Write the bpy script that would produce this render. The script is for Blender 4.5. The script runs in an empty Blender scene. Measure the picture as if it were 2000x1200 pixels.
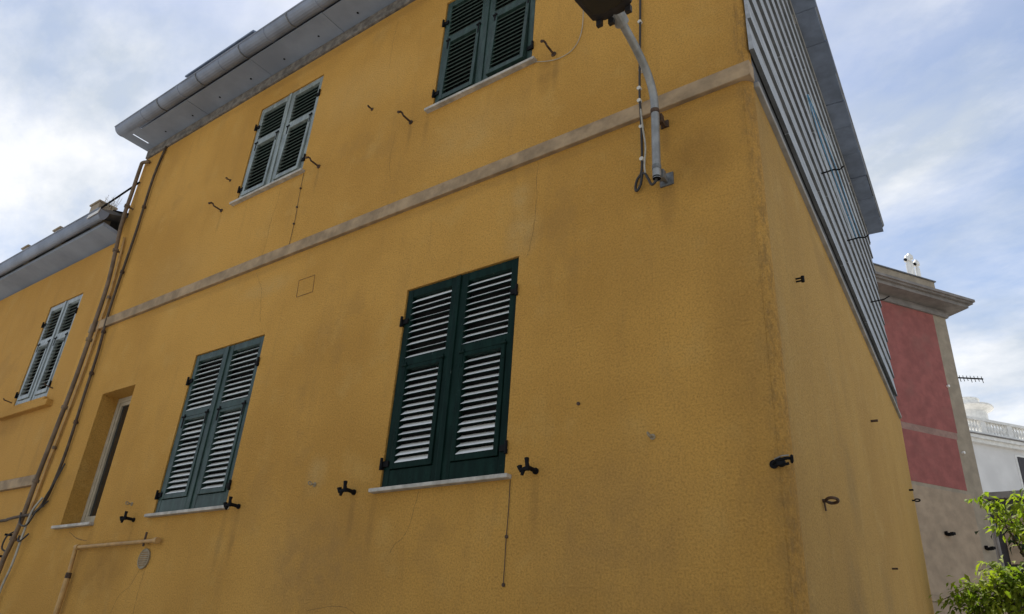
import bpy, bmesh, math, random
from mathutils import Vector, Matrix
R = math.radians
random.seed(11)
scene = bpy.context.scene
COL = scene.collection

# ------------------------------------------------------------------ camera, sky, sun, exposure
cd = bpy.data.cameras.new('camera'); cam = bpy.data.objects.new('camera', cd); COL.objects.link(cam)
right = Vector((0.8100155, 0.5830654, 0.0625279))
down = Vector((-0.2136023, 0.3926733, -0.8945288))
fwd = Vector((-0.5461218, 0.7112260, 0.4426155))
m = Matrix((right, -down, -fwd)).transposed().to_4x4()
m.translation = Vector((0, -3.6, 1.6))
cam.matrix_world = m
cd.sensor_width = 36; cd.lens = 36 * 1450 / 2000
cd.clip_start = 0.05; cd.clip_end = 2000
scene.camera = cam

SUN_AZ, SUN_EL = 132.0, 56.0          # azimuth measured from +x towards +y
world = bpy.data.worlds.new('World'); scene.world = world; world.use_nodes = True
wn = world.node_tree.nodes; wl = world.node_tree.links
wn.clear()
wo = wn.new('ShaderNodeOutputWorld'); bg = wn.new('ShaderNodeBackground')
sky = wn.new('ShaderNodeTexSky'); sky.sky_type = 'NISHITA'; sky.sun_disc = False
sky.sun_elevation = R(SUN_EL); sky.sun_rotation = R(90 - SUN_AZ)
sky.air_density = 1.0; sky.dust_density = 0.8; sky.ozone_density = 2.0
tc = wn.new('ShaderNodeTexCoord')
sep = wn.new('ShaderNodeSeparateXYZ'); wl.new(tc.outputs['Generated'], sep.inputs[0])
zc = wn.new('ShaderNodeMath'); zc.operation = 'MAXIMUM'; wl.new(sep.outputs['Z'], zc.inputs[0]); zc.inputs[1].default_value = 0.0
za = wn.new('ShaderNodeMath'); za.operation = 'ADD'; wl.new(zc.outputs[0], za.inputs[0]); za.inputs[1].default_value = 0.35
dv = wn.new('ShaderNodeVectorMath'); dv.operation = 'DIVIDE'
cz = wn.new('ShaderNodeCombineXYZ')
for i in range(3): wl.new(za.outputs[0], cz.inputs[i])
wl.new(tc.outputs['Generated'], dv.inputs[0]); wl.new(cz.outputs[0], dv.inputs[1])
mp = wn.new('ShaderNodeMapping'); wl.new(dv.outputs[0], mp.inputs[0])
mp.inputs['Location'].default_value = (1.47, -1.22, 0.0); mp.inputs['Scale'].default_value = (1.0, 1.5, 1.0)
mp.inputs['Rotation'].default_value = (0, 0, R(35))
n1 = wn.new('ShaderNodeTexNoise'); wl.new(mp.outputs[0], n1.inputs['Vector'])
n1.inputs['Scale'].default_value = 1.5; n1.inputs['Detail'].default_value = 10; n1.inputs['Roughness'].default_value = 0.6; n1.inputs['Distortion'].default_value = 0.25
cr = wn.new('ShaderNodeValToRGB'); wl.new(n1.outputs['Fac'], cr.inputs[0])
cr.color_ramp.elements[0].position = 0.42; cr.color_ramp.elements[0].color = (0.20, 0.20, 0.20, 1)
cr.color_ramp.elements[1].position = 0.60; cr.color_ramp.elements[1].color = (0.92, 0.92, 0.92, 1)
n2 = wn.new('ShaderNodeTexNoise'); wl.new(mp.outputs[0], n2.inputs['Vector'])
n2.inputs['Scale'].default_value = 3.6; n2.inputs['Detail'].default_value = 8; n2.inputs['Roughness'].default_value = 0.6
cr2 = wn.new('ShaderNodeValToRGB'); wl.new(n2.outputs['Fac'], cr2.inputs[0])
cr2.color_ramp.elements[0].position = 0.38; cr2.color_ramp.elements[0].color = (4.2, 4.65, 5.2, 1)
cr2.color_ramp.elements[1].position = 0.62; cr2.color_ramp.elements[1].color = (7.0, 7.05, 7.1, 1)
mixc = wn.new('ShaderNodeMixRGB'); wl.new(cr.outputs[0], mixc.inputs[0]); wl.new(sky.outputs[0], mixc.inputs[1]); wl.new(cr2.outputs[0], mixc.inputs[2])
wl.new(mixc.outputs[0], bg.inputs[0]); bg.inputs[1].default_value = 0.092
wl.new(bg.outputs[0], wo.inputs[0])

sd_ = bpy.data.lights.new('sun', 'SUN'); sun = bpy.data.objects.new('sun', sd_); COL.objects.link(sun)
sd_.energy = 5.0; sd_.angle = R(0.6); sd_.color = (1.0, 0.95, 0.86)
sv = Vector((math.cos(R(SUN_AZ)) * math.cos(R(SUN_EL)), math.sin(R(SUN_AZ)) * math.cos(R(SUN_EL)), math.sin(R(SUN_EL))))
sun.rotation_euler = sv.to_track_quat('Z', 'Y').to_euler()
sun.location = (0, 0, 30)

vs = scene.view_settings
vs.view_transform = 'Standard'; vs.look = 'None'; vs.gamma = 1.0; vs.use_curve_mapping = False
vs.exposure = 0.70
scene.cycles.max_bounces = 6; scene.cycles.diffuse_bounces = 4; scene.cycles.use_denoising = True

# ------------------------------------------------------------------ material helpers
class NT:
    def __init__(s, name):
        s.m = bpy.data.materials.new(name); s.m.use_nodes = True
        s.t = s.m.node_tree; s.n = s.t.nodes; s.l = s.t.links
        s.b = s.n['Principled BSDF']
        s.geo = s.n.new('ShaderNodeNewGeometry')
        s.tc = s.n.new('ShaderNodeTexCoord')
    def link(s, a, b): s.l.new(a, b)
    def math(s, op, a, b=None, clamp=False):
        q = s.n.new('ShaderNodeMath'); q.operation = op; q.use_clamp = clamp
        for i, v in enumerate((a, b)):
            if v is None: continue
            if isinstance(v, (int, float)): q.inputs[i].default_value = v
            else: s.link(v, q.inputs[i])
        return q.outputs[0]
    def pos(s): return s.geo.outputs['Position']
    def mapped(s, scale=(1, 1, 1), src=None, loc=(0, 0, 0), rot=(0, 0, 0)):
        q = s.n.new('ShaderNodeMapping'); q.inputs['Scale'].default_value = scale
        q.inputs['Location'].default_value = loc; q.inputs['Rotation'].default_value = rot
        s.link(src or s.pos(), q.inputs[0]); return q.outputs[0]
    def noise(s, scale, detail=4, rough=0.5, vec=None, dist=0.0):
        q = s.n.new('ShaderNodeTexNoise'); q.inputs['Scale'].default_value = scale
        q.inputs['Detail'].default_value = detail; q.inputs['Roughness'].default_value = rough
        q.inputs['Distortion'].default_value = dist
        s.link(vec or s.pos(), q.inputs['Vector']); return q.outputs['Fac']
    def ramp(s, f, a, b, lo=0.0, hi=1.0):
        q = s.n.new('ShaderNodeMapRange'); q.interpolation_type = 'SMOOTHSTEP'; q.clamp = True
        s.link(f, q.inputs[0]); q.inputs[1].default_value = a; q.inputs[2].default_value = b
        q.inputs[3].default_value = lo; q.inputs[4].default_value = hi; return q.outputs[0]
    def mix(s, f, a, b, mode='MIX'):
        q = s.n.new('ShaderNodeMixRGB'); q.blend_type = mode
        for i, v in enumerate((f, a, b)):
            if isinstance(v, (int, float)): q.inputs[i].default_value = v
            elif isinstance(v, (tuple, list)): q.inputs[i].default_value = (*v[:3], 1)
            else: s.link(v, q.inputs[i])
        return q.outputs[0]
    def bump(s, h, strength, dist, prev=None):
        q = s.n.new('ShaderNodeBump'); q.inputs['Strength'].default_value = strength; q.inputs['Distance'].default_value = dist
        s.link(h, q.inputs['Height'])
        if prev is not None: s.link(prev, q.inputs['Normal'])
        return q.outputs[0]
    def blob(s, c, r, edge=0.15, full=None):
        """1 inside an ellipsoid round c, fading to 0 at its rim, broken up by noise"""
        q = s.n.new('ShaderNodeVectorMath'); q.operation = 'SUBTRACT'; s.link(s.pos(), q.inputs[0]); q.inputs[1].default_value = c
        k = s.n.new('ShaderNodeVectorMath'); k.operation = 'DIVIDE'; s.link(q.outputs[0], k.inputs[0]); k.inputs[1].default_value = r
        L = s.n.new('ShaderNodeVectorMath'); L.operation = 'LENGTH'; s.link(k.outputs[0], L.inputs[0])
        return s.ramp(L.outputs['Value'], 1.0, edge, 0, 1)
    def done(s, color, rough=0.8, normal=None, metal=0.0, spec=0.5):
        if isinstance(color, (tuple, list)): s.b.inputs['Base Color'].default_value = (*color[:3], 1)
        else: s.link(color, s.b.inputs['Base Color'])
        if isinstance(rough, (int, float)): s.b.inputs['Roughness'].default_value = rough
        else: s.link(rough, s.b.inputs['Roughness'])
        s.b.inputs['Metallic'].default_value = metal; s.b.inputs['Specular IOR Level'].default_value = spec
        if normal is not None: s.link(normal, s.b.inputs['Normal'])
        return s.m

def plaster(name, base, lo, hi, grime, stains_and_bands=(), corner=None, grain=1.0, streak=0.22, greyer=0.0):
    t = NT(name)
    n_big = t.noise(0.55, 4, 0.55); n_mid = t.noise(2.6, 5, 0.6); n_fine = t.noise(80, 5, 0.7)
    c = t.mix(t.ramp(n_big, 0.36, 0.62), lo, base)
    c = t.mix(t.ramp(n_mid, 0.52, 0.74, 0, 0.55), c, hi)
    st = t.noise(1.0, 7, 0.7, t.mapped((4.5, 4.5, 0.8)), 0.8)
    c = t.mix(t.ramp(st, 0.5, 0.72, 0, streak), c, grime)
    brk = t.noise(7, 6, 0.65)
    for (pc, pr, col, amt) in stains_and_bands:
        f = t.math('MULTIPLY', t.blob(pc, pr), t.ramp(brk, 0.28, 0.66, 0.15, amt))
        c = t.mix(f, c, col)
    if corner:
        q = t.n.new('ShaderNodeVectorMath'); q.operation = 'SUBTRACT'; t.link(t.pos(), q.inputs[0]); q.inputs[1].default_value = (corner[0], corner[1], 0)
        k = t.n.new('ShaderNodeVectorMath'); k.operation = 'MULTIPLY'; t.link(q.outputs[0], k.inputs[0]); k.inputs[1].default_value = (1, 1, 0)
        L = t.n.new('ShaderNodeVectorMath'); L.operation = 'LENGTH'; t.link(k.outputs[0], L.inputs[0])
        wob = t.noise(1.0, 5, 0.65, t.mapped((7, 7, 2.2)))
        d = t.math('ADD', L.outputs['Value'], t.math('MULTIPLY', wob, -0.10))
        f1 = t.math('MULTIPLY', t.ramp(d, 0.075, -0.03), t.ramp(t.noise(1, 8, 0.8, t.mapped((26, 26, 9))), 0.42, 0.64, 0.05, 0.60))
        c = t.mix(f1, c, (0.15, 0.105, 0.06))
        f2 = t.math('MULTIPLY', t.ramp(d, 0.36, 0.03), t.ramp(t.noise(1, 4, 0.6, t.mapped((3, 3, 0.8))), 0.35, 0.7, 0.02, 0.28))
        c = t.mix(f2, c, grime)
    # grain shading put into the colour: hollows darkened, crests lightened
    c = t.mix(t.ramp(n_fine, 0.32, 0.56, 0.50, 0.0), c, (base[0] * 0.45, base[1] * 0.41, base[2] * 0.38))
    c = t.mix(t.ramp(n_fine, 0.52, 0.68, 0.0, 0.26), c, (min(1, base[0] * 1.2), min(1, base[1] * 1.25), base[2] * 1.5))
    # worn patches where the coat of paint has thinned, with a hard edge
    pw = t.noise(1.5, 7, 0.68, None, 0.6)
    c = t.mix(t.ramp(pw, 0.655, 0.675, 0.0, 0.22), c, hi)
    c = t.mix(t.ramp(t.noise(0.9, 6, 0.62, t.mapped((1, 1, 1), None, (7, 3, 1))), 0.60, 0.66, 0.0, 0.20), c, grime)
    b1 = t.bump(t.noise(1.3, 4, 0.55), 0.45, 0.06)
    b2 = t.bump(t.noise(9, 4, 0.6), 0.30, 0.012, b1)
    b3 = t.bump(n_fine, 1.0 * grain, 0.026, b2)
    return t.done(c, 0.92, b3, spec=0.25)

def simple(name, col, rough=0.6, metal=0.0, spec=0.5, var=0.25, scale=9.0, bump=0.0, dirt=None, map_scale=(1, 1, 1), coat=0.0):
    t = NT(name)
    vec = t.mapped(map_scale)
    n = t.noise(scale, 5, 0.6, vec)
    c = t.mix(t.ramp(n, 0.3, 0.72), tuple(v * (1 - var) for v in col), tuple(min(1, v * (1 + var)) for v in col))
    if dirt: c = t.mix(t.ramp(t.noise(scale * 0.45, 6, 0.65, vec), 0.5, 0.75, 0, 0.7), c, dirt)
    nm = t.bump(t.noise(scale * 6, 4, 0.6, vec), bump, 0.01) if bump else None
    mt = t.done(c, rough, nm, metal, spec)
    if coat: t.b.inputs['Coat Weight'].default_value = coat; t.b.inputs['Coat Roughness'].default_value = 0.12
    return mt

OCHRE = (0.73, 0.402, 0.092)
M = {}
def st(x, z, rx, rz, col, amt): return ((x, 0, z), (rx, 0.6, rz), col, amt)
PALE = (0.66, 0.43, 0.16); BROWN = (0.24, 0.125, 0.035); PINKISH = (0.40, 0.235, 0.085)
M['plaster'] = plaster('ochre_plaster', OCHRE, (0.60, 0.32, 0.068), (0.71, 0.43, 0.125), (0.38, 0.22, 0.072), [
    st(-2.72, 4.42, 0.22, 0.30, PALE, 0.75), st(-5.75, 4.75, 0.55, 0.14, PALE, 0.6), st(-2.75, 4.75, 0.14, 0.16, PALE, 0.7),
    st(-4.5, 2.85, 0.16, 0.22, PALE, 0.7), st(-1.36, 4.55, 0.30, 0.34, BROWN, 0.42), st(-1.25, 3.4, 0.25, 1.0, BROWN, 0.30),
    st(-4.35, 2.2, 0.9, 0.6, PINKISH, 0.6), st(-2.0, 2.3, 0.8, 0.7, PINKISH, 0.45), st(-1.65, 3.9, 0.6, 0.45, BROWN, 0.14),
    st(-2.6, 5.86, 0.10, 0.30, BROWN, 0.5), st(-7.3, 2.2, 0.6, 0.35, BROWN, 0.4), st(-4.9, 6.8, 1.0, 0.5, PALE, 0.35),
    st(-7.6, 5.4, 1.0, 0.5, PALE, 0.25), st(-4.06, 5.86, 0.035, 0.22, (0.25,0.14,0.045), 0.43), st(-2.5, 5.84, 0.05, 0.26, (0.25,0.14,0.045), 0.49), st(-5.31, 5.86, 0.035, 0.22, (0.25,0.14,0.045), 0.38), st(-6.95, 5.9, 0.035, 0.2, (0.25,0.14,0.045), 0.38), st(-4.05, 2.5, 0.045, 0.25, (0.25,0.14,0.045), 0.38), st(-2.5, 2.5, 0.05, 0.28, (0.25,0.14,0.045), 0.38), st(-5.38, 2.45, 0.05, 0.3, (0.25,0.14,0.045), 0.41), st(-6.96, 2.5, 0.04, 0.2, (0.25,0.14,0.045), 0.32), st(-3.84, 2.45, 0.05, 0.3, (0.25,0.14,0.045), 0.32), st(-5.55, 2.4, 0.06, 0.4, (0.25,0.14,0.045), 0.32), st(-3.86, 5.85, 0.05, 0.25, (0.25,0.14,0.045), 0.32), st(-1.6, 4.3, 0.09, 0.26, (0.25,0.14,0.045), 0.46), st(-1.6, 4.78, 0.05, 0.16, (0.25,0.14,0.045), 0.38), st(-1.2, 4.95, 0.3, 0.09, (0.25,0.14,0.045), 0.27), st(-3.0, 4.96, 2.2, 0.06, (0.25,0.14,0.045), 0.24), st(-6.5, 4.96, 2.6, 0.06, (0.25,0.14,0.045), 0.22), st(-5.2, 7.64, 4.0, 0.09, (0.25,0.14,0.045), 0.27), st(-7.7, 2.45, 0.1, 0.3, (0.25,0.14,0.045), 0.27),  st(-3.3, 5.6, 0.8, 0.35, PALE, 0.35)], corner=(-1.02, 0.0))  # brown below fixings and sills, and in bands below string course and cornice
M['plaster_side'] = plaster('weathered_ochre_plaster', (0.62, 0.375, 0.108), (0.55, 0.325, 0.09), (0.64, 0.415, 0.145), (0.30, 0.19, 0.07), [
    ((-1.15, 1.5, 1.9), (1, 0.5, 0.8), (0.24, 0.17, 0.08), 0.5), ((-1.25, 3.0, 2.1), (1, 0.45, 0.6), (0.24, 0.17, 0.08), 0.45),
    ((-1.1, 1.9, 2.9), (1, 0.3, 0.5), (0.25, 0.18, 0.08), 0.4)], corner=(-1.02, 0.0), grain=1.0, streak=0.22)
M['plaster_left'] = plaster('faded_ochre_plaster', (0.66, 0.36, 0.085), (0.58, 0.31, 0.07), (0.66, 0.40, 0.125), (0.34, 0.2, 0.07), [
    st(-11.0, 4.05, 0.8, 0.2, BROWN, 0.4)])
M['string'] = simple('string_course_render', (0.31, 0.22, 0.128), 0.9, var=0.3, scale=6, bump=0.6, dirt=(0.22, 0.165, 0.105))
M['cornice'] = simple('rough_grey_cornice', (0.17, 0.155, 0.14), 0.95, var=0.45, scale=14, bump=0.9, dirt=(0.09, 0.085, 0.08))
M['soffit'] = simple('painted_soffit', (0.235, 0.275, 0.35), 0.85, var=0.16, scale=1.6, bump=0.1, dirt=(0.22, 0.26, 0.33))
M['gutter'] = simple('zinc_gutter', (0.20, 0.23, 0.295), 0.6, 0.1, 0.4, 0.2, 2.2, 0.1, dirt=(0.2, 0.22, 0.27))
M['grey_wall'] = simple('bare_grey_render', (0.27, 0.26, 0.245), 0.95, var=0.2, scale=5, bump=0.3)
M['dark_wall'] = simple('dark_upper_render', (0.085, 0.088, 0.095), 0.9, var=0.35, scale=5, bump=0.4)  # dark render behind and below the hung slates
M['slate'] = simple('pale_slate', (0.31, 0.325, 0.34), 0.62, var=0.24, scale=5, bump=0.35, dirt=(0.20, 0.21, 0.215), map_scale=(1, 0.5, 3))
M['slate_shade'] = simple('shaded_slate', (0.11, 0.115, 0.12), 0.7, var=0.3, scale=6)  # gap shade put into the colour of board backs and bottom edges
M['roof'] = simple('roof_slate', (0.12, 0.125, 0.135), 0.7, var=0.3, scale=4, bump=0.3)
M['eave_slate'] = simple('eave_slate', (0.15, 0.185, 0.255), 0.75, var=0.25, scale=3, bump=0.2)
M['marble'] = simple('weathered_marble', (0.42, 0.39, 0.34), 0.65, var=0.25, scale=12, bump=0.4, dirt=(0.22, 0.19, 0.14))
M['iron'] = simple('black_iron', (0.007, 0.007, 0.008), 0.7, 0.0, 0.12, 0.3, 30)
M['rust'] = simple('rusty_iron', (0.075, 0.045, 0.028), 0.75, 0.2, 0.4, 0.45, 40)
M['galv'] = simple('galvanised_steel', (0.27, 0.275, 0.27), 0.55, 0.5, 0.5, 0.18, 16, 0.1)
M['galv_dark'] = simple('dull_galvanised_steel', (0.16, 0.165, 0.165), 0.6, 0.4, 0.5, 0.3, 25)
M['cable'] = simple('black_cable', (0.025, 0.023, 0.022), 0.6, var=0.3, scale=20)
M['cable_pale'] = simple('grey_cable', (0.36, 0.34, 0.28), 0.6, var=0.2, scale=20)
M['clip'] = simple('cable_clip', (0.55, 0.53, 0.47), 0.6, var=0.1, scale=30)
M['pipe_brown'] = simple('brown_painted_pipe', (0.15, 0.105, 0.068), 0.7, 0.0, 0.3, 0.3, 9, dirt=(0.22, 0.15, 0.075))
M['pipe_ochre'] = simple('ochre_painted_pipe', (0.42, 0.25, 0.085), 0.6, 0.0, 0.5, 0.2, 12, dirt=(0.24, 0.1, 0.04))
M['pipe_dark'] = simple('grimy_brown_cable', (0.075, 0.055, 0.04), 0.75, 0.0, 0.3, 0.35, 12, dirt=(0.15, 0.1, 0.05))
M['crack'] = simple('crack_ochre', (0.24, 0.13, 0.04), 0.95, var=0.3, scale=20)  # dark ochre for cracks, panel outline and vent slots
M['room'] = simple('dark_room', (0.012, 0.012, 0.013), 0.9, var=0.2, scale=5)
M['blue_rope'] = simple('blue_rope', (0.08, 0.30, 0.52), 0.6, var=0.3, scale=15)
M['white_rope'] = simple('pale_rope', (0.5, 0.56, 0.6), 0.6, var=0.2, scale=15)
M['lamp_body'] = simple('lamp_housing', (0.012, 0.011, 0.012), 0.5, 0.0, 0.5, 0.4, 20, 0.2)
M['frame_beige'] = simple('beige_window_frame', (0.40, 0.345, 0.25), 0.5, var=0.12, scale=12)
M['vent'] = simple('vent_plate', (0.27, 0.22, 0.14), 0.6, var=0.15, scale=20)
M['red'] = simple('red_render', (0.27, 0.088, 0.078), 0.92, var=0.16, scale=3.5, bump=0.3, dirt=(0.24, 0.10, 0.085))
M['taupe'] = simple('taupe_render', (0.29, 0.245, 0.185), 0.92, var=0.15, scale=3.5, bump=0.3, dirt=(0.27, 0.215, 0.165))
M['band'] = simple('dusty_red_band', (0.27, 0.17, 0.14), 0.92, var=0.2, scale=4)
M['taupe_pink'] = simple('pinkish_render', (0.33, 0.255, 0.18), 0.92, var=0.15, scale=3.5, bump=0.3, dirt=(0.31, 0.235, 0.165))
M['cornice_far'] = simple('grey_eaves', (0.20, 0.185, 0.175), 0.9, var=0.2, scale=3)
M['white'] = simple('white_render', (0.66, 0.65, 0.64), 0.85, var=0.07, scale=0.8)
M['white_trim'] = simple('white_stone', (0.74, 0.735, 0.71), 0.8, var=0.1, scale=5)
M['shutter_far'] = simple('dark_far_shutter', (0.035, 0.03, 0.035), 0.6, var=0.2, scale=4)
M['flue'] = simple('white_flue_metal', (0.78, 0.78, 0.76), 0.5, 0.0, 0.5, 0.1, 5)
M['asphalt'] = simple('worn_street_paving', (0.30, 0.285, 0.26), 0.9, var=0.2, scale=3)
M['trunk'] = simple('bark', (0.07, 0.05, 0.035), 0.9, var=0.4, scale=12, bump=0.6)

def paint(name, col, rough, spec=0.2):
    t = NT(name)
    n = t.noise(6, 5, 0.6, t.mapped((4, 4, 0.8)))
    c = t.mix(t.ramp(n, 0.35, 0.75), tuple(v * 0.75 for v in col), tuple(v * 1.35 for v in col))
    ch = t.noise(26, 6, 0.7, t.mapped((1, 1, 0.45)))
    c = t.mix(t.ramp(ch, 0.66, 0.70, 0, 0.6), c, (min(1, col[0] * 2 + 0.05), min(1, col[1] * 1.8 + 0.05), min(1, col[2] * 1.8 + 0.05)))
    r = t.ramp(t.noise(9, 4, 0.6), 0.3, 0.7, rough - 0.07, rough + 0.12)
    b = t.bump(t.noise(30, 4, 0.6, t.mapped((3, 3, 0.5))), 0.12, 0.004)
    mt = t.done(c, r, b, spec=spec)
    return mt
M['green'] = paint('dark_green_gloss_paint', (0.006, 0.019, 0.015), 0.32, 0.05)
M['green_sheen'] = paint('sky_sheen_green', (0.026, 0.050, 0.042), 0.34, 0.25)  # sky sheen put into the base colour, lower left and upper right pairs
M['green_sheen_pale'] = paint('sky_sheen_green_mid', (0.21, 0.24, 0.225), 0.30, 0.6)  # stronger sky sheen in the base colour, upper left pair
M['green_sheen_white'] = paint('sky_sheen_green_high', (0.23, 0.26, 0.26), 0.30, 0.6)  # strongest sky sheen in the base colour, neighbouring house
M['slat_top'] = simple('pale_slat_top', (0.84, 0.84, 0.81), 0.6, var=0.05, scale=14)  # near-white upper faces of the slats
M['slat_top_grey'] = simple('greyed_paint', (0.10, 0.115, 0.105), 0.7, var=0.2, scale=14)  # grey upper faces for slats of the upper windows

def glass(name):
    t = NT(name)
    mt = t.done((0.015, 0.017, 0.018), 0.06, None, 0.0, 0.5)
    t.b.inputs['IOR'].default_value = 1.5
    return mt
M['glass'] = glass('dark_window_glass')

def leaf_mat(name, a, b):
    t = NT(name)
    oi = t.noise(3.2, 3, 0.5)
    n = t.noise(22, 2, 0.5)
    c = t.mix(t.ramp(oi, 0.35, 0.65), a, b)
    c = t.mix(t.ramp(n, 0.4, 0.7, 0, 0.5), c, tuple(v * 1.4 for v in b))
    t.done(c, 0.65, None, 0, 0.2)
    tr = t.n.new('ShaderNodeBsdfTranslucent'); mx = t.n.new('ShaderNodeMixShader'); mx.inputs[0].default_value = 0.42
    br = t.mix(1.0, c, (1.25, 1.5, 0.45), 'MULTIPLY'); t.link(br, tr.inputs[0])
    t.link(t.b.outputs[0], mx.inputs[1]); t.link(tr.outputs[0], mx.inputs[2])
    t.link(mx.outputs[0], t.n['Material Output'].inputs[0]); return t.m
M['leaf'] = leaf_mat('bright_leaf', (0.10, 0.155, 0.018), (0.26, 0.29, 0.04))
M['leaf_shade'] = leaf_mat('shaded_leaf', (0.012, 0.026, 0.010), (0.022, 0.042, 0.014))  # shadow on the rear foliage is put into this leaf colour
M['dry'] = simple('dry_twig', (0.30, 0.27, 0.21), 0.9, var=0.3, scale=20)

# ------------------------------------------------------------------ mesh helpers
class MB:
    def __init__(s): s.v = []; s.f = []; s.mi = []
    def quad(s, pts, mi=0):
        k = len(s.v); s.v += [tuple(p) for p in pts]; s.f.append(tuple(range(k, k + len(pts)))); s.mi.append(mi)
    def hexa(s, p, mi=0):
        """p: 8 corners, bottom ring 0-3 counter-clockwise from above, top ring 4-7"""
        k = len(s.v); s.v += [tuple(q) for q in p]
        for a in ((3, 2, 1, 0), (4, 5, 6, 7), (0, 1, 5, 4), (1, 2, 6, 5), (2, 3, 7, 6), (3, 0, 4, 7)):
            s.f.append(tuple(k + i for i in a)); s.mi.append(mi)
        return s
    def box(s, x0, x1, y0, y1, z0, z1, mi=0):
        return s.hexa([(x0, y0, z0), (x1, y0, z0), (x1, y1, z0), (x0, y1, z0), (x0, y0, z1), (x1, y0, z1), (x1, y1, z1), (x0, y1, z1)], mi)
    def fbox(s, fr, a0, a1, b0, b1, z0, z1, mi=0):
        """box in a frame fr(a, b, z)"""
        return s.hexa([fr(a0, b0, z0), fr(a1, b0, z0), fr(a1, b1, z0), fr(a0, b1, z0), fr(a0, b0, z1), fr(a1, b0, z1), fr(a1, b1, z1), fr(a0, b1, z1)], mi)
    def tube(s, pts, r, n=8, cap=True, mi=0):
        pts = [Vector(p) for p in pts]
        rs = r if isinstance(r, (list, tuple)) else [r] * len(pts)
        k0 = len(s.v); prev = None
        for i, p in enumerate(pts):
            t = (pts[min(i + 1, len(pts) - 1)] - pts[max(i - 1, 0)]).normalized()
            if prev is None:
                a = Vector((0, 0, 1)) if abs(t.z) < 0.9 else Vector((1, 0, 0)); u = t.cross(a).normalized()
            else:
                u = (prev - t * prev.dot(t)).normalized()
            prev = u; w = t.cross(u)
            for j in range(n):
                a = 2 * math.pi * j / n; s.v.append(tuple(p + (u * math.cos(a) + w * math.sin(a)) * rs[i]))
        for i in range(len(pts) - 1):
            for j in range(n):
                s.f.append((k0 + i * n + j, k0 + i * n + (j + 1) % n, k0 + (i + 1) * n + (j + 1) % n, k0 + (i + 1) * n + j)); s.mi.append(mi)
        if cap:
            s.f.append(tuple(k0 + j for j in reversed(range(n)))); s.mi.append(mi)
            e = k0 + (len(pts) - 1) * n; s.f.append(tuple(e + j for j in range(n))); s.mi.append(mi)
        return s
    def ring(s, c, n_, R_, r, seg=16, n=6, mi=0):
        n_ = Vector(n_).normalized(); a = Vector((0, 0, 1)) if abs(n_.z) < 0.9 else Vector((1, 0, 0)); u = n_.cross(a).normalized(); w = n_.cross(u); c = Vector(c)
        return s.tube([c + (u * math.cos(2 * math.pi * i / seg) + w * math.sin(2 * math.pi * i / seg)) * R_ for i in range(seg + 1)], r, n, False, mi)
    def disc(s, c, axis, r, h, n=20, mi=0):
        axis = Vector(axis).normalized(); c = Vector(c)
        return s.tube([c, c + axis * h], r, n, True, mi)
    def lathe(s, c, prof, n=12, mi=0):
        k = len(s.v)
        for (r, z) in prof:
            for j in range(n):
                a = 2 * math.pi * j / n; s.v.append((c[0] + r * math.cos(a), c[1] + r * math.sin(a), c[2] + z))
        for i in range(len(prof) - 1):
            for j in range(n):
                s.f.append((k + i * n + j, k + i * n + (j + 1) % n, k + (i + 1) * n + (j + 1) % n, k + (i + 1) * n + j)); s.mi.append(mi)
        s.f.append(tuple(k + j for j in reversed(range(n)))); s.mi.append(mi)
        e = k + (len(prof) - 1) * n; s.f.append(tuple(e + j for j in range(n))); s.mi.append(mi)
        return s
    def mesh(s, name, mats, smooth=False):
        me = bpy.data.meshes.new(name); me.from_pydata(s.v, [], s.f)
        for m_ in (mats if isinstance(mats, (list, tuple)) else [mats]): me.materials.append(m_)
        me.polygons.foreach_set('material_index', s.mi)
        if smooth: me.polygons.foreach_set('use_smooth', [True] * len(me.polygons))
        me.update(); return me
    def build(s, name, mats, parent=None, bevel=0.0, smooth=False, kind=None):
        o = bpy.data.objects.new(name, s.mesh(name, mats, smooth)); COL.objects.link(o)
        if parent is not None: o.parent = parent
        if bevel:
            b = o.modifiers.new('bevel', 'BEVEL'); b.width = bevel; b.segments = 2; b.limit_method = 'ANGLE'; b.angle_limit = R(40)
        if kind: o['kind'] = kind
        return o

def thing(name, label, cat, group=None, loc=None):
    o = bpy.data.objects.new(name, None); COL.objects.link(o); o.empty_display_size = 0.2
    o['label'] = label; o['category'] = cat
    if group: o['group'] = group
    return o
def tag(o, label, cat, group=None):
    o['label'] = label; o['category'] = cat
    if group: o['group'] = group
    return o
def inst(name, me, parent, mat4=None):
    o = bpy.data.objects.new(name, me); COL.objects.link(o); o.parent = parent
    if mat4 is not None: o.matrix_local = mat4
    return o
def smooth_path(pts, k=6):
    pts = [Vector(p) for p in pts]; out = []
    P = [pts[0]] + pts + [pts[-1]]
    for i in range(1, len(P) - 2):
        for j in range(k):
            t = j / k; a, b, c, d = P[i - 1], P[i], P[i + 1], P[i + 2]
            out.append(0.5 * ((2 * b) + (c - a) * t + (2 * a - 5 * b + 4 * c - d) * t * t + (3 * b - a - 3 * c + d) * t ** 3))
    out.append(pts[-1]); return out

# ------------------------------------------------------------------ ground
g = MB()
g.quad([(-300, -300, 0), (300, -300, 0), (300, 300, 0), (-300, 300, 0)])
o = g.build('ground', M['asphalt']); o['kind'] = 'structure'

# ------------------------------------------------------------------ corner house
XL, XC, ZT = -9.385, -1.02, 7.86
TH = R(94.3); SD = Vector((math.cos(TH), math.sin(TH), 0)); SN = Vector((math.sin(TH), -math.cos(TH), 0)); C0 = Vector((XC, 0, 0))
SLEN = 7.32
def side(s, off, z):
    p = C0 + SD * s + SN * off; return Vector((p.x, p.y, z))

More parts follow.
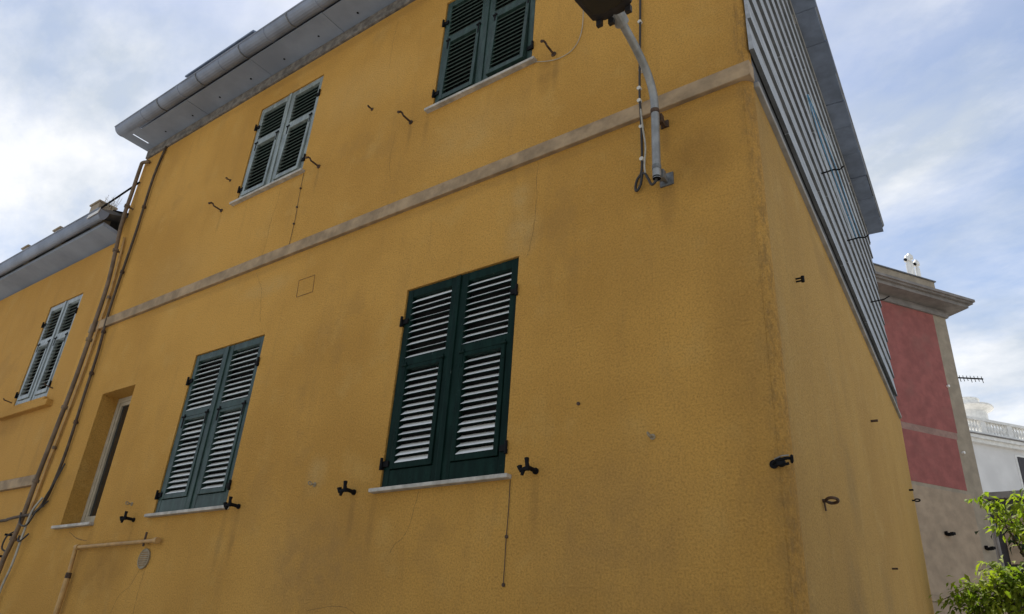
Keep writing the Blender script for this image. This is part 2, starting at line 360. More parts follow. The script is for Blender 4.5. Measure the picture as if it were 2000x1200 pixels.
house = thing('corner_house', 'ochre rendered corner house with green louvred shutters and slate hung side', 'house')
WL = (2.684, 4.237); WU = (6.06, 7.385)
OPEN = {'big': (-3.805, -2.733, *WL), 'low': (-6.665, -5.575, *WL), 'upr': (-3.812, -2.74, *WU), 'upl': (-6.69, -5.59, *WU), 'rec': (-8.405, -7.718, 2.668, 4.106)}

def wall_with_holes(x0, x1, z0, z1, y, holes, depth, mi_reveal=0):
    b = MB()
    xs = sorted({x0, x1, *[h[0] for h in holes], *[h[1] for h in holes]}); zs = sorted({z0, z1, *[h[2] for h in holes], *[h[3] for h in holes]})
    for i in range(len(xs) - 1):
        for j in range(len(zs) - 1):
            cx, cz_ = (xs[i] + xs[i + 1]) / 2, (zs[j] + zs[j + 1]) / 2
            if any(h[0] < cx < h[1] and h[2] < cz_ < h[3] for h in holes): continue
            b.quad([(xs[i], y, zs[j]), (xs[i + 1], y, zs[j]), (xs[i + 1], y, zs[j + 1]), (xs[i], y, zs[j + 1])])
    for (a, c, d, e) in holes:
        dp = y + depth
        b.quad([(a, y, d), (a, y, e), (a, dp, e), (a, dp, d)]); b.quad([(c, y, d), (c, dp, d), (c, dp, e), (c, y, e)])
        b.quad([(a, y, e), (c, y, e), (c, dp, e), (a, dp, e)]); b.quad([(a, y, d), (a, dp, d), (c, dp, d), (c, y, d)])
    return b

CR = 0.055                                  # rounded corner of the wall
xf = XC - CR
wb = wall_with_holes(XL, xf, 0, ZT, 0.0, list(OPEN.values()), 0.24)
wb.quad([(XL, 0, 0), (XL, 0, ZT), (XL - 0.55, SLEN, ZT), (XL - 0.55, SLEN, 0)])
front = wb.build('front_wall', M['plaster'], house)
# corner and side wall: a fine strip so that the arris wavers as hand-laid render does
cb = MB(); NZ = 260; prof = 7
rng = random.Random(5)
def wav(z): return 0.009 * math.sin(z * 2.3 + 0.4) + 0.005 * math.sin(z * 6.1) + 0.003 * math.sin(z * 13.7 + 1)
rows = []
for i in range(NZ + 1):
    z = ZT * i / NZ; row = []
    chip = rng.choice((0, 0, 0, 0, 0, -0.004)) + rng.uniform(-0.0008, 0.0008)
    cen = side(CR, -CR, z)
    flare = 0.015 * max(0, (2.2 - z) / 2.2)
    row.append(Vector((xf - 0.001, 0.0, z)))
    for k in range(prof + 1):
        t = k / prof
        a0 = -math.pi / 2; a1 = math.atan2(SN.y, SN.x); a = a0 + (a1 - a0) * t
        bulge = math.sin(t * math.pi)
        p = Vector((xf, CR, z)) + Vector((math.cos(a), math.sin(a), 0)) * (CR + bulge * (wav(z) * 0.9 + flare + chip))
        row.append(p)
    rows.append(row)
k0 = 0
for row in rows: cb.v += [tuple(p) for p in row]
W_ = prof + 2
for i in range(NZ):
    for j in range(W_ - 1):
        cb.f.append((i * W_ + j, i * W_ + j + 1, (i + 1) * W_ + j + 1, (i + 1) * W_ + j)); cb.mi.append(0)
cb.build('corner_arris', M['plaster'], house, smooth=True)
sb = MB()
s0 = side(0.05, 0, 0)
ZS = 5.02
last = rows[0][-1]
smin = (Vector((last.x, last.y, 0)) - C0).dot(SD)
sb.quad([side(smin, 0, 0), side(SLEN, 0, 0), side(SLEN, 0, ZS), side(smin, 0, ZS)])
sb.quad([side(SLEN, 0, 0), (XL - 0.55, SLEN, 0), (XL - 0.55, SLEN, ZT), side(SLEN, 0, ZT)])
sb.build('side_wall', M['plaster_side'], house)
ub = MB(); ub.quad([side(smin, -0.002, ZS), side(SLEN, -0.002, ZS), side(SLEN, -0.002, ZT), side(smin, -0.002, ZT)])
ub.build('upper_side_wall', M['dark_wall'], house)

# string course, wrapping on to the side as a thin ledge
b = MB(); b.box(-9.26, XC + 0.012, -0.036, 0.05, 5.022, 5.142)
b.build('string_course', M['string'], house, bevel=0.006)
b = MB(); b.fbox(side, 0.075, 7.16, -0.03, 0.034, 5.004, 5.046)
b.build('side_ledge', M['grey_wall'], house, bevel=0.006)

# slate boards hung on the side, each its own piece
PITCH = 0.270; Z0B = 5.268
ncourse = 10
bm_ = MB()
def unit_board():
    # local: x along (0..1), y outwards, z up; wedge-like hung slate
    q = MB(); d0, d1, th, h = 0.035, 0.014, 0.030, PITCH + 0.004
    q.hexa([(0, d0 - th, 0), (1, d0 - th, 0), (1, d0, 0), (0, d0, 0), (0, d1 - 0.010, h), (1, d1 - 0.010, h), (1, d1, h), (0, d1, h)])
    q.f = [tuple(reversed(f)) for f in q.f]
    q.mi = [1, 0, 1, 0, 0, 0]
    return q.mesh('board', [M['slate'], M['slate_shade']])
BM = unit_board()
# frame with x->SD, y->SN, z->up
FR = Matrix(((SD.x, SN.x, 0, 0), (SD.y, SN.y, 0, 0), (0, 0, 1, 0), (0, 0, 0, 1)))
rb = random.Random(3)
for c in range(ncourse):
    z = Z0B + c * PITCH
    hmax = 7.80 - z
    if hmax < 0.08: break
    s = 0.012 if c else 0.012
    while s < 7.02:
        L = rb.uniform(0.75, 1.5)
        if s + L > 6.6: L = 7.04 - s + rb.uniform(-0.02, 0.03)
        mt = Matrix.Translation(side(s, 0.002 + rb.uniform(0, 0.002), z + rb.uniform(-0.007, 0.007))) @ FR @ Matrix.Rotation(rb.uniform(-0.004, 0.004), 4, 'Y') @ Matrix.Diagonal((L - 0.006, 1, min(1, hmax / (PITCH + 0.004)), 1))
        inst('board', BM, house, mt)
        s += L
        if s > 6.9: break

# front eaves
b = MB(); b.box(XL + 0.02, XC + 0.03, -0.032, 0.02, 7.715, 7.858)
b.build('cornice', M['cornice'], house, bevel=0.012)
b = MB()
b.box(XL - 0.012, -9.226, -0.40, 0.25, 7.862, 7.870)
b.box(-9.2265, -9.1945, -0.112, 0.25, 7.863, 7.8695)
b.box(-9.2265, -9.00, -0.398, -0.3395, 7.863, 7.8695)
b.build('soffit_end', M['soffit'], house)
xs_ = [-9.195, -7.93, -6.62, -5.36, -4.05, -2.78, -1.7, XC + 0.2]; rp = random.Random(14)
for i in range(len(xs_) - 1):
    q = MB(); dz = rp.uniform(-0.002, 0.002); q.box(xs_[i] + 0.002, xs_[i + 1] - 0.003, -0.34 + rp.uniform(-0.004, 0.004), 0.25, 7.862 + dz, 7.872 + dz)
    q.build('soffit_panel', M['soffit'], house)
for i in range(11):                                    # small fixing holes along the soffit
    q = MB(); q.disc((-8.75 + i * 0.62, -0.13 + 0.01 * math.sin(i * 2.1), 7.8625), (0, 0, -1), 0.013, 0.004, 8)
    q.build('soffit_peg', M['iron'], house)
def gutter(parent, x0, x1, yo, yi, zb, zt, mat):
    q = MB(); n = 10; pr = []
    cy = (yo + yi) / 2; ry = (yi - yo) / 2; rz = zt - zb
    for k in range(n + 1):
        a = math.pi + math.pi * k / n
        pr.append((cy + ry * math.cos(a), zt + rz * math.sin(a)))
    inner = [(cy + (y - cy) * 0.95, zt + (z - zt) * 0.95 + 0.001) for (y, z) in pr]
    for k in range(n):
        q.quad([(x0, *pr[k]), (x1, *pr[k]), (x1, *pr[k + 1]), (x0, *pr[k + 1])])
        q.quad([(x0, *inner[k + 1]), (x1, *inner[k + 1]), (x1, *inner[k]), (x0, *inner[k])])
    q.quad([(x0, *p) for p in pr]); q.quad([(x1, *p) for p in reversed(pr)])
    ob = q.build('gutter', mat, parent, smooth=False)
    q = MB(); q.tube([(x0 - 0.004, yo, zt), (x1 + 0.004, yo, zt)], 0.011, 8)
    q.build('gutter_lip', mat, ob)
    return ob, pr
gt, pr = gutter(house, XL - 0.012, XC + 0.24, -0.515, -0.325, 7.855, 7.95, M['gutter'])
x = -8.78
while x < XC:                                          # seams between gutter lengths
    q = MB()
    for k in range(len(pr) - 1):
        (y0, z0), (y1, z1) = pr[k], pr[k + 1]
        cy = -0.42
        e = lambda y, z: (cy + (y - cy) * 1.045, 7.95 + (z - 7.95) * 1.06)
        q.quad([(x, *e(y0, z0)), (x + 0.028, *e(y0, z0)), (x + 0.028, *e(y1, z1)), (x, *e(y1, z1))])
        q.quad([(x, *e(y1, z1)), (x, y1, z1), (x, y0, z0), (x, *e(y0, z0))])
        q.quad([(x + 0.028, *e(y0, z0)), (x + 0.028, y0, z0), (x + 0.028, y1, z1), (x + 0.028, *e(y1, z1))])
    q.build('gutter_seam', M['gutter'], gt)
    q = MB(); xs2 = x + 0.43; q.tube([(xs2, -0.518, 7.955), (xs2, -0.515, 7.90), (xs2, -0.47, 7.858), (xs2, -0.42, 7.8475), (xs2, -0.37, 7.858), (xs2, -0.332, 7.88)], 0.006, 6); q.build('gutter_strap', M['galv_dark'], gt)
    x += 0.86
# roof
b = MB()
E0, E1 = Vector((-9.185, -0.43, 7.945)), Vector((XC + 0.235, -0.43, 7.945))
RL, RR = Vector((-9.185, 3.7, 9.45)), Vector((-3.6, 3.7, 9.45))
B0, B1 = Vector((-9.185, 7.3, 7.945)), side(7.10, 0.235, 7.945)
b.quad([E0, E1, RR, RL]); b.quad([E1, B1, RR]); b.quad([B1, B0, RL, RR]); b.quad([B0, E0 + Vector((0, 0.43, 0)), RL])
roof = b.build('roof', M['roof'], house)
sl = roof.modifiers.new('thick', 'SOLIDIFY'); sl.thickness = 0.04; sl.offset = 1
b = MB(); b.hexa([(-7.95, -0.40, 7.98), (-6.60, -0.40, 7.98), (-6.60, 0.5, 8.30), (-7.95, 0.5, 8.30), (-7.95, -0.40, 8.20), (-6.60, -0.40, 8.20), (-6.60, 0.5, 8.50), (-7.95, 0.5, 8.50)])
b.hexa([(-7.98, -0.43, 8.20), (-6.57, -0.43, 8.20), (-6.57, 0.53, 8.51), (-7.98, 0.53, 8.51), (-7.98, -0.43, 8.225), (-6.57, -0.43, 8.225), (-6.57, 0.53, 8.535), (-7.98, 0.53, 8.535)])
b.build('roof_hatch', M['eave_slate'], house)
# side eaves: slabs of slate laid edge to edge, uneven
s = -0.42; re_ = random.Random(8)
while s < 7.0:
    L = min(re_.uniform(0.48, 0.62), 7.06 - s + 0.001)
    q = MB(); o_ = 0.232 + re_.uniform(-0.012, 0.012); dz = re_.uniform(-0.006, 0.006)
    q.fbox(side, s + 0.004, s + L - 0.004, -0.1, o_, 7.845 + dz, 7.872 + dz)
    q.build('eave_slab', M['eave_slate'], house)
    s += L
b = MB(); b.fbox(side, -0.4, 7.04, -0.1, 0.215, 7.876, 7.94); b.build('eave_board', M['eave_slate'], house)
b = MB(); b.fbox(side, 0.0, 7.1, -0.02, 0.03, 7.70, 7.842); b.build('side_frieze', M['grey_wall'], house)

# ---------------- louvred shutters
def slat_mesh(L, mats):
    # local: x 0..L, front edge at y=0 (low), rising inwards at 39 degrees; upper face is slot 1
    d, th, a = 0.064, 0.008, R(41)
    u = Vector((0, math.cos(a), math.sin(a))); w = Vector((0, -math.sin(a), math.cos(a)))
    p = [Vector((0, 0, 0)), Vector((L, 0, 0)), Vector((L, 0, 0)) + u * d, u * d]
    q = MB(); q.hexa([*p, *[v + w * th for v in p]])
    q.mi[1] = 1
    return q.mesh('slat', mats)
_slats = {}
SH = {0: M['green'], 1: M['green_sheen'], 2: M['green_sheen'], 3: M['green_sheen_pale'], 4: M['green_sheen_white']}
def get_slat(L, key):
    k = (round(L, 3), key)
    if k not in _slats:
        _slats[k] = slat_mesh(L, [SH[key] if key < 3 else M['green_sheen'], M['slat_top_grey'] if key in (1, 3) else M['slat_top']])
    return _slats[k]

def leaf(parent, x0, x1, z0, z1, lay, key, meet, flapdeg, yf=0.010):
    """one shutter leaf: frame > slats, flap frame, hinges.  lay = z of (top panel bottom, mid rail bottom, flap slat bottom, bottom rail top)"""
    mat = SH[key]
    tpb, mrb, fsb, brt = lay
    so, sm = 0.058, 0.076                      # outer and meeting stile
    sl, sr = (so, sm) if meet == 'R' else (sm, so)
    y0, y1 = yf, yf + 0.046
    q = MB()
    q.box(x0, x0 + sl, y0, y1, z0, z1); q.box(x1 - sr, x1, y0, y1, z0, z1)
    q.box(x0 + sl, x1 - sr, y0 + 0.001, y1, z1 - 0.068, z1)
    q.box(x0 + sl, x1 - sr, y0 + 0.001, y1, mrb, tpb)
    q.box(x0 + sl, x1 - sr, y0 + 0.001, y1, z0, brt)
    if meet == 'R': q.box(x1 - 0.030, x1 + 0.014, y0 - 0.012, y0 + 0.002, z0 + 0.004, z1 - 0.004)   # astragal
    fr = q.build('shutter', mat, parent, bevel=0.004)
    rj = random.Random(int(x0 * 1000 + z0 * 77))
    ix0, ix1 = x0 + sl - 0.004, x1 - sr + 0.004
    me = get_slat(ix1 - ix0, key)
    n = max(3, round((z1 - 0.068 - tpb) / 0.0515)); p = (z1 - 0.068 - tpb) / n
    for i in range(n):
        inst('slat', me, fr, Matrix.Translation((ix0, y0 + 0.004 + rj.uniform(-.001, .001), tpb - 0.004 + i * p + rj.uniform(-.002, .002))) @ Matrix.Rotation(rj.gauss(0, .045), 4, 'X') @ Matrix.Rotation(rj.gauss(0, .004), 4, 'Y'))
    # flap: a small frame hinged at its top, propped out by flapdeg
    fx0, fx1 = x0 + sl + 0.004, x1 - sr - 0.004
    fz0, fz1 = brt + 0.004, mrb - 0.004
    hinge = Matrix.Translation((0, y0, fz1)) @ Matrix.Rotation(-R(flapdeg), 4, 'X') @ Matrix.Translation((0, -y0, -fz1))
    fs = 0.036
    q = MB()
    fy0 = y0 - 0.006
    q.box(fx0, fx0 + fs, fy0, y1 - 0.004, fz0, fz1); q.box(fx1 - fs, fx1, fy0, y1 - 0.004, fz0, fz1)
    q.box(fx0 + fs, fx1 - fs, fy0 + 0.001, y1 - 0.004, fz1 - 0.03, fz1); q.box(fx0 + fs, fx1 - fs, fy0 + 0.001, y1 - 0.004, fz0, fsb)
    fo = q.build('flap_frame', mat, fr, bevel=0.003); fo.matrix_local = hinge
    jx0, jx1 = fx0 + fs - 0.004, fx1 - fs + 0.004
    me = get_slat(jx1 - jx0, key)
    n = max(4, round((fz1 - 0.03 - fsb) / 0.0515)); p = (fz1 - 0.03 - fsb) / n
    for i in range(n):
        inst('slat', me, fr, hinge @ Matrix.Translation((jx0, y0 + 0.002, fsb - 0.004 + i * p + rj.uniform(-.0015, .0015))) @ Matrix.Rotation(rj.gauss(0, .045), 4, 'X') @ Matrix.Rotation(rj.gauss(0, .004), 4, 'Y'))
    # flap hinges (strap and knuckle) and the stay
    for hx in (fx0 + 0.012, fx1 - 0.012):
        q = MB(); q.tube([(hx - 0.022, y0 - 0.010, fz1 + 0.002), (hx + 0.022, y0 - 0.010, fz1 + 0.002)], 0.009, 8)
        q.box(hx - 0.009, hx + 0.009, y0 - 0.010, y0 - 0.005, fz1 - 0.105, fz1)
        q.box(hx - 0.008, hx + 0.008, y0 - 0.006, y0 + 0.001, fz1 + 0.002, fz1 + 0.030)
        q.build('flap_hinge', mat if key == 0 else M['iron'], fr)
    # wall hinges on the outer edge
    hx = x0 if meet == 'R' else x1
    sg = -1 if meet == 'R' else 1
    for hz in (z1 - 0.27, z0 + 0.17):
        q = MB(); q.tube([(hx + sg * 0.012, y0 - 0.022, hz - 0.042), (hx + sg * 0.012, y0 - 0.022, hz + 0.042)], 0.010, 8)
        xa, xb_ = sorted((hx + sg * 0.012, hx - sg * 0.045)); q.box(xa, xb_, y0 - 0.013, y0 - 0.001, hz - 0.02, hz + 0.02)
        xa, xb_ = sorted((hx + sg * 0.004, hx + sg * 0.020)); q.box(xa, xb_, y0 - 0.022, y0 + 0.004, hz - 0.04, hz - 0.012)
        q.build('hinge', M['iron'], fr)
    return fr

def shutters(parent, op, key, lay, flaps, yf=0.010, sill=True, wall_y=0.0):
    x0, x1, z0, z1 = op; g_ = 0.007; xm = (x0 + x1) / 2
    leaf(parent, x0 + g_, xm - 0.002, z0 + 0.004, z1 - g_, lay, key, 'R', flaps[0], yf + wall_y)
    leaf(parent, xm + 0.002, x1 - g_, z0 + 0.004, z1 - g_, lay, key, 'L', flaps[1], yf + wall_y)
    yp = wall_y + 0.085
    q = MB(); q.quad([(x0, yp, z0), (x1, yp, z0), (x1, yp, z1), (x0, yp, z1)])
    q.build('room_dark_sheet', M['room'], parent)  # near-black sheet stands for the unlit room behind the slats
    # render soffit line over the head
    if sill:
        q = MB(); q.box(x0 - 0.055, x1 + 0.055, wall_y - 0.05, wall_y + 0.2, z0 - 0.027, z0)
        q.build('sill', M['marble'], parent, bevel=0.005)

def lay_for(op, tall):
    z0, z1 = op[2], op[3]
    if tall: return (3.650, 3.588, 2.856, 2.812)
    h = z1 - z0
    return (z0 + 0.645 * h, z0 + 0.60 * h, z0 + 0.085 * h, z0 + 0.045 * h)
shutters(house, OPEN['big'], 0, lay_for(OPEN['big'], True), (0.4, 0.3))
shutters(house, OPEN['low'], 2, lay_for(OPEN['low'], True), (0.3, 0.5))
shutters(house, OPEN['upr'], 1, lay_for(OPEN['upr'], False), (1.5, 3.2))
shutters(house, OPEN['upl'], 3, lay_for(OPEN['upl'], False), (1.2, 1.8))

# recessed narrow window
x0, x1, z0, z1 = OPEN['rec']
b = MB(); fw = 0.055
b.box(x0, x0 + fw, 0.185, 0.235, z0, z1); b.box(x1 - fw, x1, 0.185, 0.235, z0, z1)
b.box(x0 + fw, x1 - fw, 0.186, 0.235, z1 - fw, z1); b.box(x0 + fw, x1 - fw, 0.186, 0.235, z0, z0 + 0.09)
wf = b.build('window', M['frame_beige'], house, bevel=0.004)
b = MB(); b.box(x0 + fw + 0.002, x0 + fw + 0.04, 0.196, 0.23, z0 + 0.09, z1 - fw); b.box(x1 - fw - 0.04, x1 - fw - 0.002, 0.196, 0.23, z0 + 0.09, z1 - fw)
b.box(x0 + fw + 0.04, x1 - fw - 0.04, 0.197, 0.23, z1 - fw - 0.04, z1 - fw - 0.001); b.box(x0 + fw + 0.04, x1 - fw - 0.04, 0.197, 0.23, z0 + 0.091, z0 + 0.13)
b.build('sash', M['frame_beige'], wf)
b = MB(); b.quad([(x0 + fw, 0.215, z0 + 0.09), (x1 - fw, 0.215, z0 + 0.09), (x1 - fw, 0.215, z1 - fw), (x0 + fw, 0.215, z1 - fw)])
b.build('pane', M['glass'], wf)
b = MB(); b.box(x0 - 0.08, x1 + 0.015, -0.05, 0.2, z0 - 0.027, z0 + 0.002); b.build('sill', M['marble'], house, bevel=0.005)

# shutter hooks on the wall
def hook(x, z, sc=1.0, tilt=0.0):
    q = MB()
    q.tube([(x, 0.01, z), (x, -0.09 * sc, z + 0.004)], 0.014, 8)
    q.disc((x, 0.0, z), (0, -1, 0), 0.020, 0.012, 10)
    y = -0.088 * sc
    q.tube([(x - 0.004, y, z - 0.014), (x - 0.002, y, z + 0.010), (x - 0.008, y, z + 0.034), (x - 0.012, y + 0.003, z + 0.060)], [0.017, 0.014, 0.012, 0.015], 8)
    q.tube([(x - 0.030, y, z - 0.012), (x - 0.036, y - 0.004, z - 0.040)], [0.012, 0.010], 8)
    q.tube([(x, y, z), (x - 0.046, y - 0.006, z - 0.012), (x - 0.055, y - 0.006, z + 0.014)], [0.015, 0.014, 0.018], 8)
    return q.build('shutter_hook', M['iron'], house)
for (x, z) in ((-4.062, 6.02), (-2.521, 6.023), (-5.313, 6.016), (-6.955, 6.048)):
    q = MB(); q.tube([(x, 0.01, z), (x, -0.105, z + 0.006), (x - 0.006, -0.118, z + 0.03), (x - 0.01, -0.135, z + 0.032), (x - 0.012, -0.16, z + 0.010)], [0.010, 0.009, 0.009, 0.010, 0.013], 8)
    q.disc((x, 0.0, z), (0, -1, 0), 0.022, 0.010, 10); q.build('shutter_hook', M['rust'], house)
for (x, z) in ((-4.052, 2.682), (-2.499, 2.687), (-6.964, 2.653), (-5.385, 2.67)): hook(x, z)
# eye bolts and stubs
for (x, z) in ((-4.649, 6.446), (-6.95, 6.46), (-7.082, 2.805), (-4.496, 2.773), (-1.738, 2.804)):
    q = MB(); q.tube([(x, 0.01, z), (x, -0.035, z)], 0.007, 8); q.ring((x, -0.047, z), (1, 0, 0.4), 0.014, 0.005, 12, 6); q.disc((x, 0, z), (0, -1, 0), 0.017, 0.006, 10)
    q.build('eye_bolt', M['vent'] if z < 3 else M['rust'], house)
for (x, z) in ((-2.215, 3.065), (-2.684, 2.318), (-2.684, 2.052)):
    q = MB(); q.disc((x, 0.004, z), (0, -1, 0), 0.011, 0.012, 10); q.build('plug', M['rust'], house)
# access panel drawn into the render
b = MB(); P4 = [(-5.24, 4.717), (-5.018, 4.684), (-4.995, 4.513), (-5.207, 4.543)]
P4 = [(-5.235, 4.70), (-5.015, 4.70), (-5.0, 4.525), (-5.22, 4.525)]
for i in range(4):
    a, c = P4[i], P4[(i + 1) % 4]; b.tube([(a[0], -0.001, a[1]), (c[0], -0.001, c[1])], 0.0035, 6)
b.build('access_panel', M['crack'], house)
# round vent
b = MB(); b.disc((-6.597, 0.004, 2.30), (0, -1, 0), 0.083, 0.016, 28); ve = b.build('vent_cover', M['vent'], house, bevel=0.003)
b = MB()
for i in range(7):
    dz = -0.054 + i * 0.018; w = math.sqrt(0.07 ** 2 - dz ** 2); b.box(-6.597 - w, -6.597 + w, -0.0165, -0.0125, 2.30 + dz - 0.003, 2.30 + dz + 0.003)
b.build('vent_slot', M['crack'], ve)
b = MB(); b.ring((-6.597, -0.012, 2.30), (0, 1, 0), 0.08, 0.007, 28, 6); b.build('vent_rim', M['vent'], ve)
# cracks in the render
rc = random.Random(21)
def crack(pts, w=0.0016):
    path = smooth_path([(x, -0.0005, z) for x, z in pts], 7)
    path = [Vector((p.x + rc.uniform(-0.006, 0.006), p.y, p.z)) for p in path]
    q = MB()
    for i in range(len(path) - 1):
        a, c = path[i], path[i + 1]; t = (c - a); nrm = Vector((t.z, 0, -t.x)).normalized() * w * rc.uniform(0.5, 1.2)
        q.quad([a - nrm, c - nrm, c + nrm, a + nrm])
    o = q.build('crack', M['crack'], house)
    for v in o.data.vertices: v.co.y = -0.0015
crack([(-5.887, 5.98), (-5.90, 5.75), (-5.924, 5.586), (-5.922, 5.281), (-5.94, 5.16)])
crack([(-2.617, 5.01), (-2.612, 4.625), (-2.627, 4.371), (-2.661, 4.214)])
crack([(-3.432, 2.64), (-3.485, 2.397), (-3.592, 2.305), (-3.621, 2.258)])
crack([(-5.952, 4.98), (-5.80, 4.75), (-5.76, 4.61), (-5.698, 4.381)], 0.0016)
crack([(-4.50, 7.55), (-4.52, 7.2), (-4.50, 6.9)], 0.0015)
crack([(-6.63, 2.23), (-6.72, 2.08), (-6.86, 2.0), (-6.92, 1.86)], 0.0018)
crack([(-6.55, 2.20), (-6.56, 2.05), (-6.54, 1.75)], 0.0022)
crack([(-8.15, 2.60), (-7.95, 2.53), (-7.75, 2.50)], 0.004)
crack([(-4.35, 1.9), (-4.1, 1.93), (-3.95, 1.92), (-3.85, 1.88)], 0.0016)
crack([(-4.25, 6.0), (-4.27, 5.7), (-4.22, 5.45)], 0.0013)

# fixings on the side wall
def pin(s, z, L=0.09, r=0.007, mat='rust', eye=False, parent=house):
    q = MB(); q.tube([side(s, -0.01, z), side(s, L, z)], r, 8)
    if eye: q.ring(side(s, L + 0.03, z), (SD.x * 0.3, SD.y * 0.3, 1), 0.030, r * 0.85, 18, 8)
    return q.build('eye_bolt' if eye else 'wall_pin', M[mat], parent)
pin(0.72, 2.56, 0.02, 0.010, 'rust', True)
q = MB(); q.tube([side(0.72, 0.008, 2.56), side(0.72, 0.012, 2.505)], 0.005, 6); q.build('wall_pin', M['rust'], house)
q = MB()
for dz in (-0.010, 0.010): q.tube([side(0.72, -0.01, 3.94 + dz), side(0.72, 0.042, 3.94 + dz)], 0.006, 8)
q.tube([side(0.72, 0.042, 3.92), side(0.72, 0.042, 3.96)], 0.011, 8); q.build('wall_bracket', M['iron'], house)
pin(3.7, 3.92, 0.06, 0.012, 'rust'); pin(3.55, 2.59, 0.045, 0.008, 'rust'); pin(6.72, 3.95, 0.05, 0.012, 'iron')
pin(6.9, 3.86, 0.03, 0.010, 'iron', True)
# cleat at the corner
cc = Vector((XC - 0.025, -0.012, 2.590)); S_ = 0.72
q = MB(); q.disc(cc + S_ * Vector((-0.075, 0.03, 0.0)), (0, -1, 0), 0.022, 0.014, 14)
q.tube([cc + S_ * Vector((-0.075, 0.0, 0)), cc + S_ * Vector((-0.04, -0.035, 0.012)), cc + S_ * Vector((0.03, -0.04, 0.018)), cc + S_ * Vector((0.055, -0.02, 0.02))], 0.0085, 8)
q.ring(cc + S_ * Vector((0.055, -0.02, 0.015)), (1, 0.4, 0), 0.015, 0.007, 14, 6)
q.tube([cc + S_ * Vector((-0.06, -0.01, -0.012)), cc + S_ * Vector((0.0, -0.03, -0.022)), cc + S_ * Vector((0.035, -0.02, -0.012))], 0.007, 8)
cl = q.build('cable_anchor', M['iron'], house)
q = MB(); q.tube([cc + S_ * Vector((-0.055, -0.03, 0.022)), cc + S_ * Vector((0.0, -0.056, 0.032)), cc + S_ * Vector((0.045, -0.042, 0.036))], 0.003, 6)
q.build('anchor_wire', M['galv'], cl)

q = MB(); q.disc(cc + Vector((-0.012, -0.005, -0.004)), (0, -1, 0.2), 0.020, 0.026, 12); q.build('anchor_plate', M['iron'], cl)
# ------------------------------------------------------------------ clothes lines on the side
cl = thing('clothes_line', 'blue clothes lines strung on iron brackets along the slate hung side wall', 'clothes line')
for s, L in ((2.57, 0.22), (3.9, 0.24)):
    q = MB(); q.tube([side(s, 0.0, 5.99), side(s, L * 0.6, 6.0), side(s, L * 0.85, 5.985), side(s, L, 6.01)], 0.008, 8); q.build('bracket', M['iron'], cl)
for k, off in enumerate((0.085, 0.12, 0.16, 0.19)):
    q = MB(); pts = []
    for i in range(17):
        t = i / 16; s = 1.45 + 2.45 * t
        sag = 0.03 * math.sin(math.pi * ((s - 1.45) / 1.12 if s < 2.57 else (s - 2.57) / 1.33))
        pts.append(side(s, 0.14 + (off - 0.14) * min(1, 0.15 + 3.2 * t), 6.0 - sag * (0.6 + 0.45 * ((k * 5) % 4))))
    q.tube(pts, 0.0038, 6); q.build('rope', M['blue_rope'] if k % 3 else M['white_rope'], cl)
q = MB(); q.tube([side(5.5, 0.0, 5.99), side(5.5, 0.18, 6.0), side(5.5, 0.24, 6.03)], 0.008, 8)
tag(q.build('wall_bracket', M['iron']), 'iron rod bracket at the far end of the slate hung wall', 'bracket')

# ------------------------------------------------------------------ left house
left = thing('neighbouring_house', 'lower ochre house adjoining on the left with one shuttered window', 'house')
LY = 0.025
LW = (-10.905, -9.965, 4.315, 5.79)
b = wall_with_holes(-20.0, XL + 0.001, 0, 6.42, LY, [LW], 0.22)
b.quad([(-20, LY, 0), (-20, 7, 0), (-20, 7, 6.4), (-20, LY, 6.4)])
b.quad([(-20, 7, 0), (XL - 0.6, 7, 0), (XL - 0.6, 7, 6.4), (-20, 7, 6.4)])
b.build('wall', M['plaster_left'], left)
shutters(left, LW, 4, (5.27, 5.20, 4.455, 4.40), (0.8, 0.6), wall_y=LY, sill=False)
b = MB(); b.box(-11.12, -9.715, LY - 0.075, LY + 0.02, 4.165, 4.245); b.box(-10.97, -9.90, LY - 0.045, LY + 0.15, 4.2455, 4.312)
b.build('sill', M['plaster_left'], left, bevel=0.008)
b = MB(); b.box(-20, -9.33, LY - 0.045, LY + 0.02, 3.172, 3.292); b.build('string_course', M['string'], left, bevel=0.006)
b = MB(); b.hexa([(-20, LY - 0.265, 6.515), (XL - 0.005, LY - 0.265, 6.515), (XL - 0.005, LY + 0.2, 6.415), (-20, LY + 0.2, 6.415), (-20, LY - 0.265, 6.56), (XL - 0.005, LY - 0.265, 6.56), (XL - 0.005, LY + 0.2, 6.48), (-20, LY + 0.2, 6.48)])
b.build('soffit', M['soffit'], left)
gutter(left, -20, -9.33, -0.375, -0.235, 6.545, 6.68, M['gutter'])
b = MB(); b.hexa([(-9.60, -0.375, 6.60), (-9.315, -0.375, 6.60), (-9.315, -0.36, 6.69), (-9.60, -0.36, 6.69), (-9.60, -0.382, 6.60), (-9.315, -0.382, 6.60), (-9.315, -0.368, 6.69), (-9.60, -0.368, 6.69)])
b.build('gutter_patch', M['white'], left)
b = MB(); b.quad([(-20, -0.34, 6.64), (-9.34, -0.34, 6.64), (-9.34, 3.5, 7.9), (-20, 3.5, 7.9)]); b.quad([(-20, 3.5, 7.9), (-9.34, 3.5, 7.9), (-9.9, 7, 6.6), (-20, 7, 6.6)])
lr = b.build('roof', M['roof'], left); sl = lr.modifiers.new('thick', 'SOLIDIFY'); sl.thickness = 0.05; sl.offset = 1
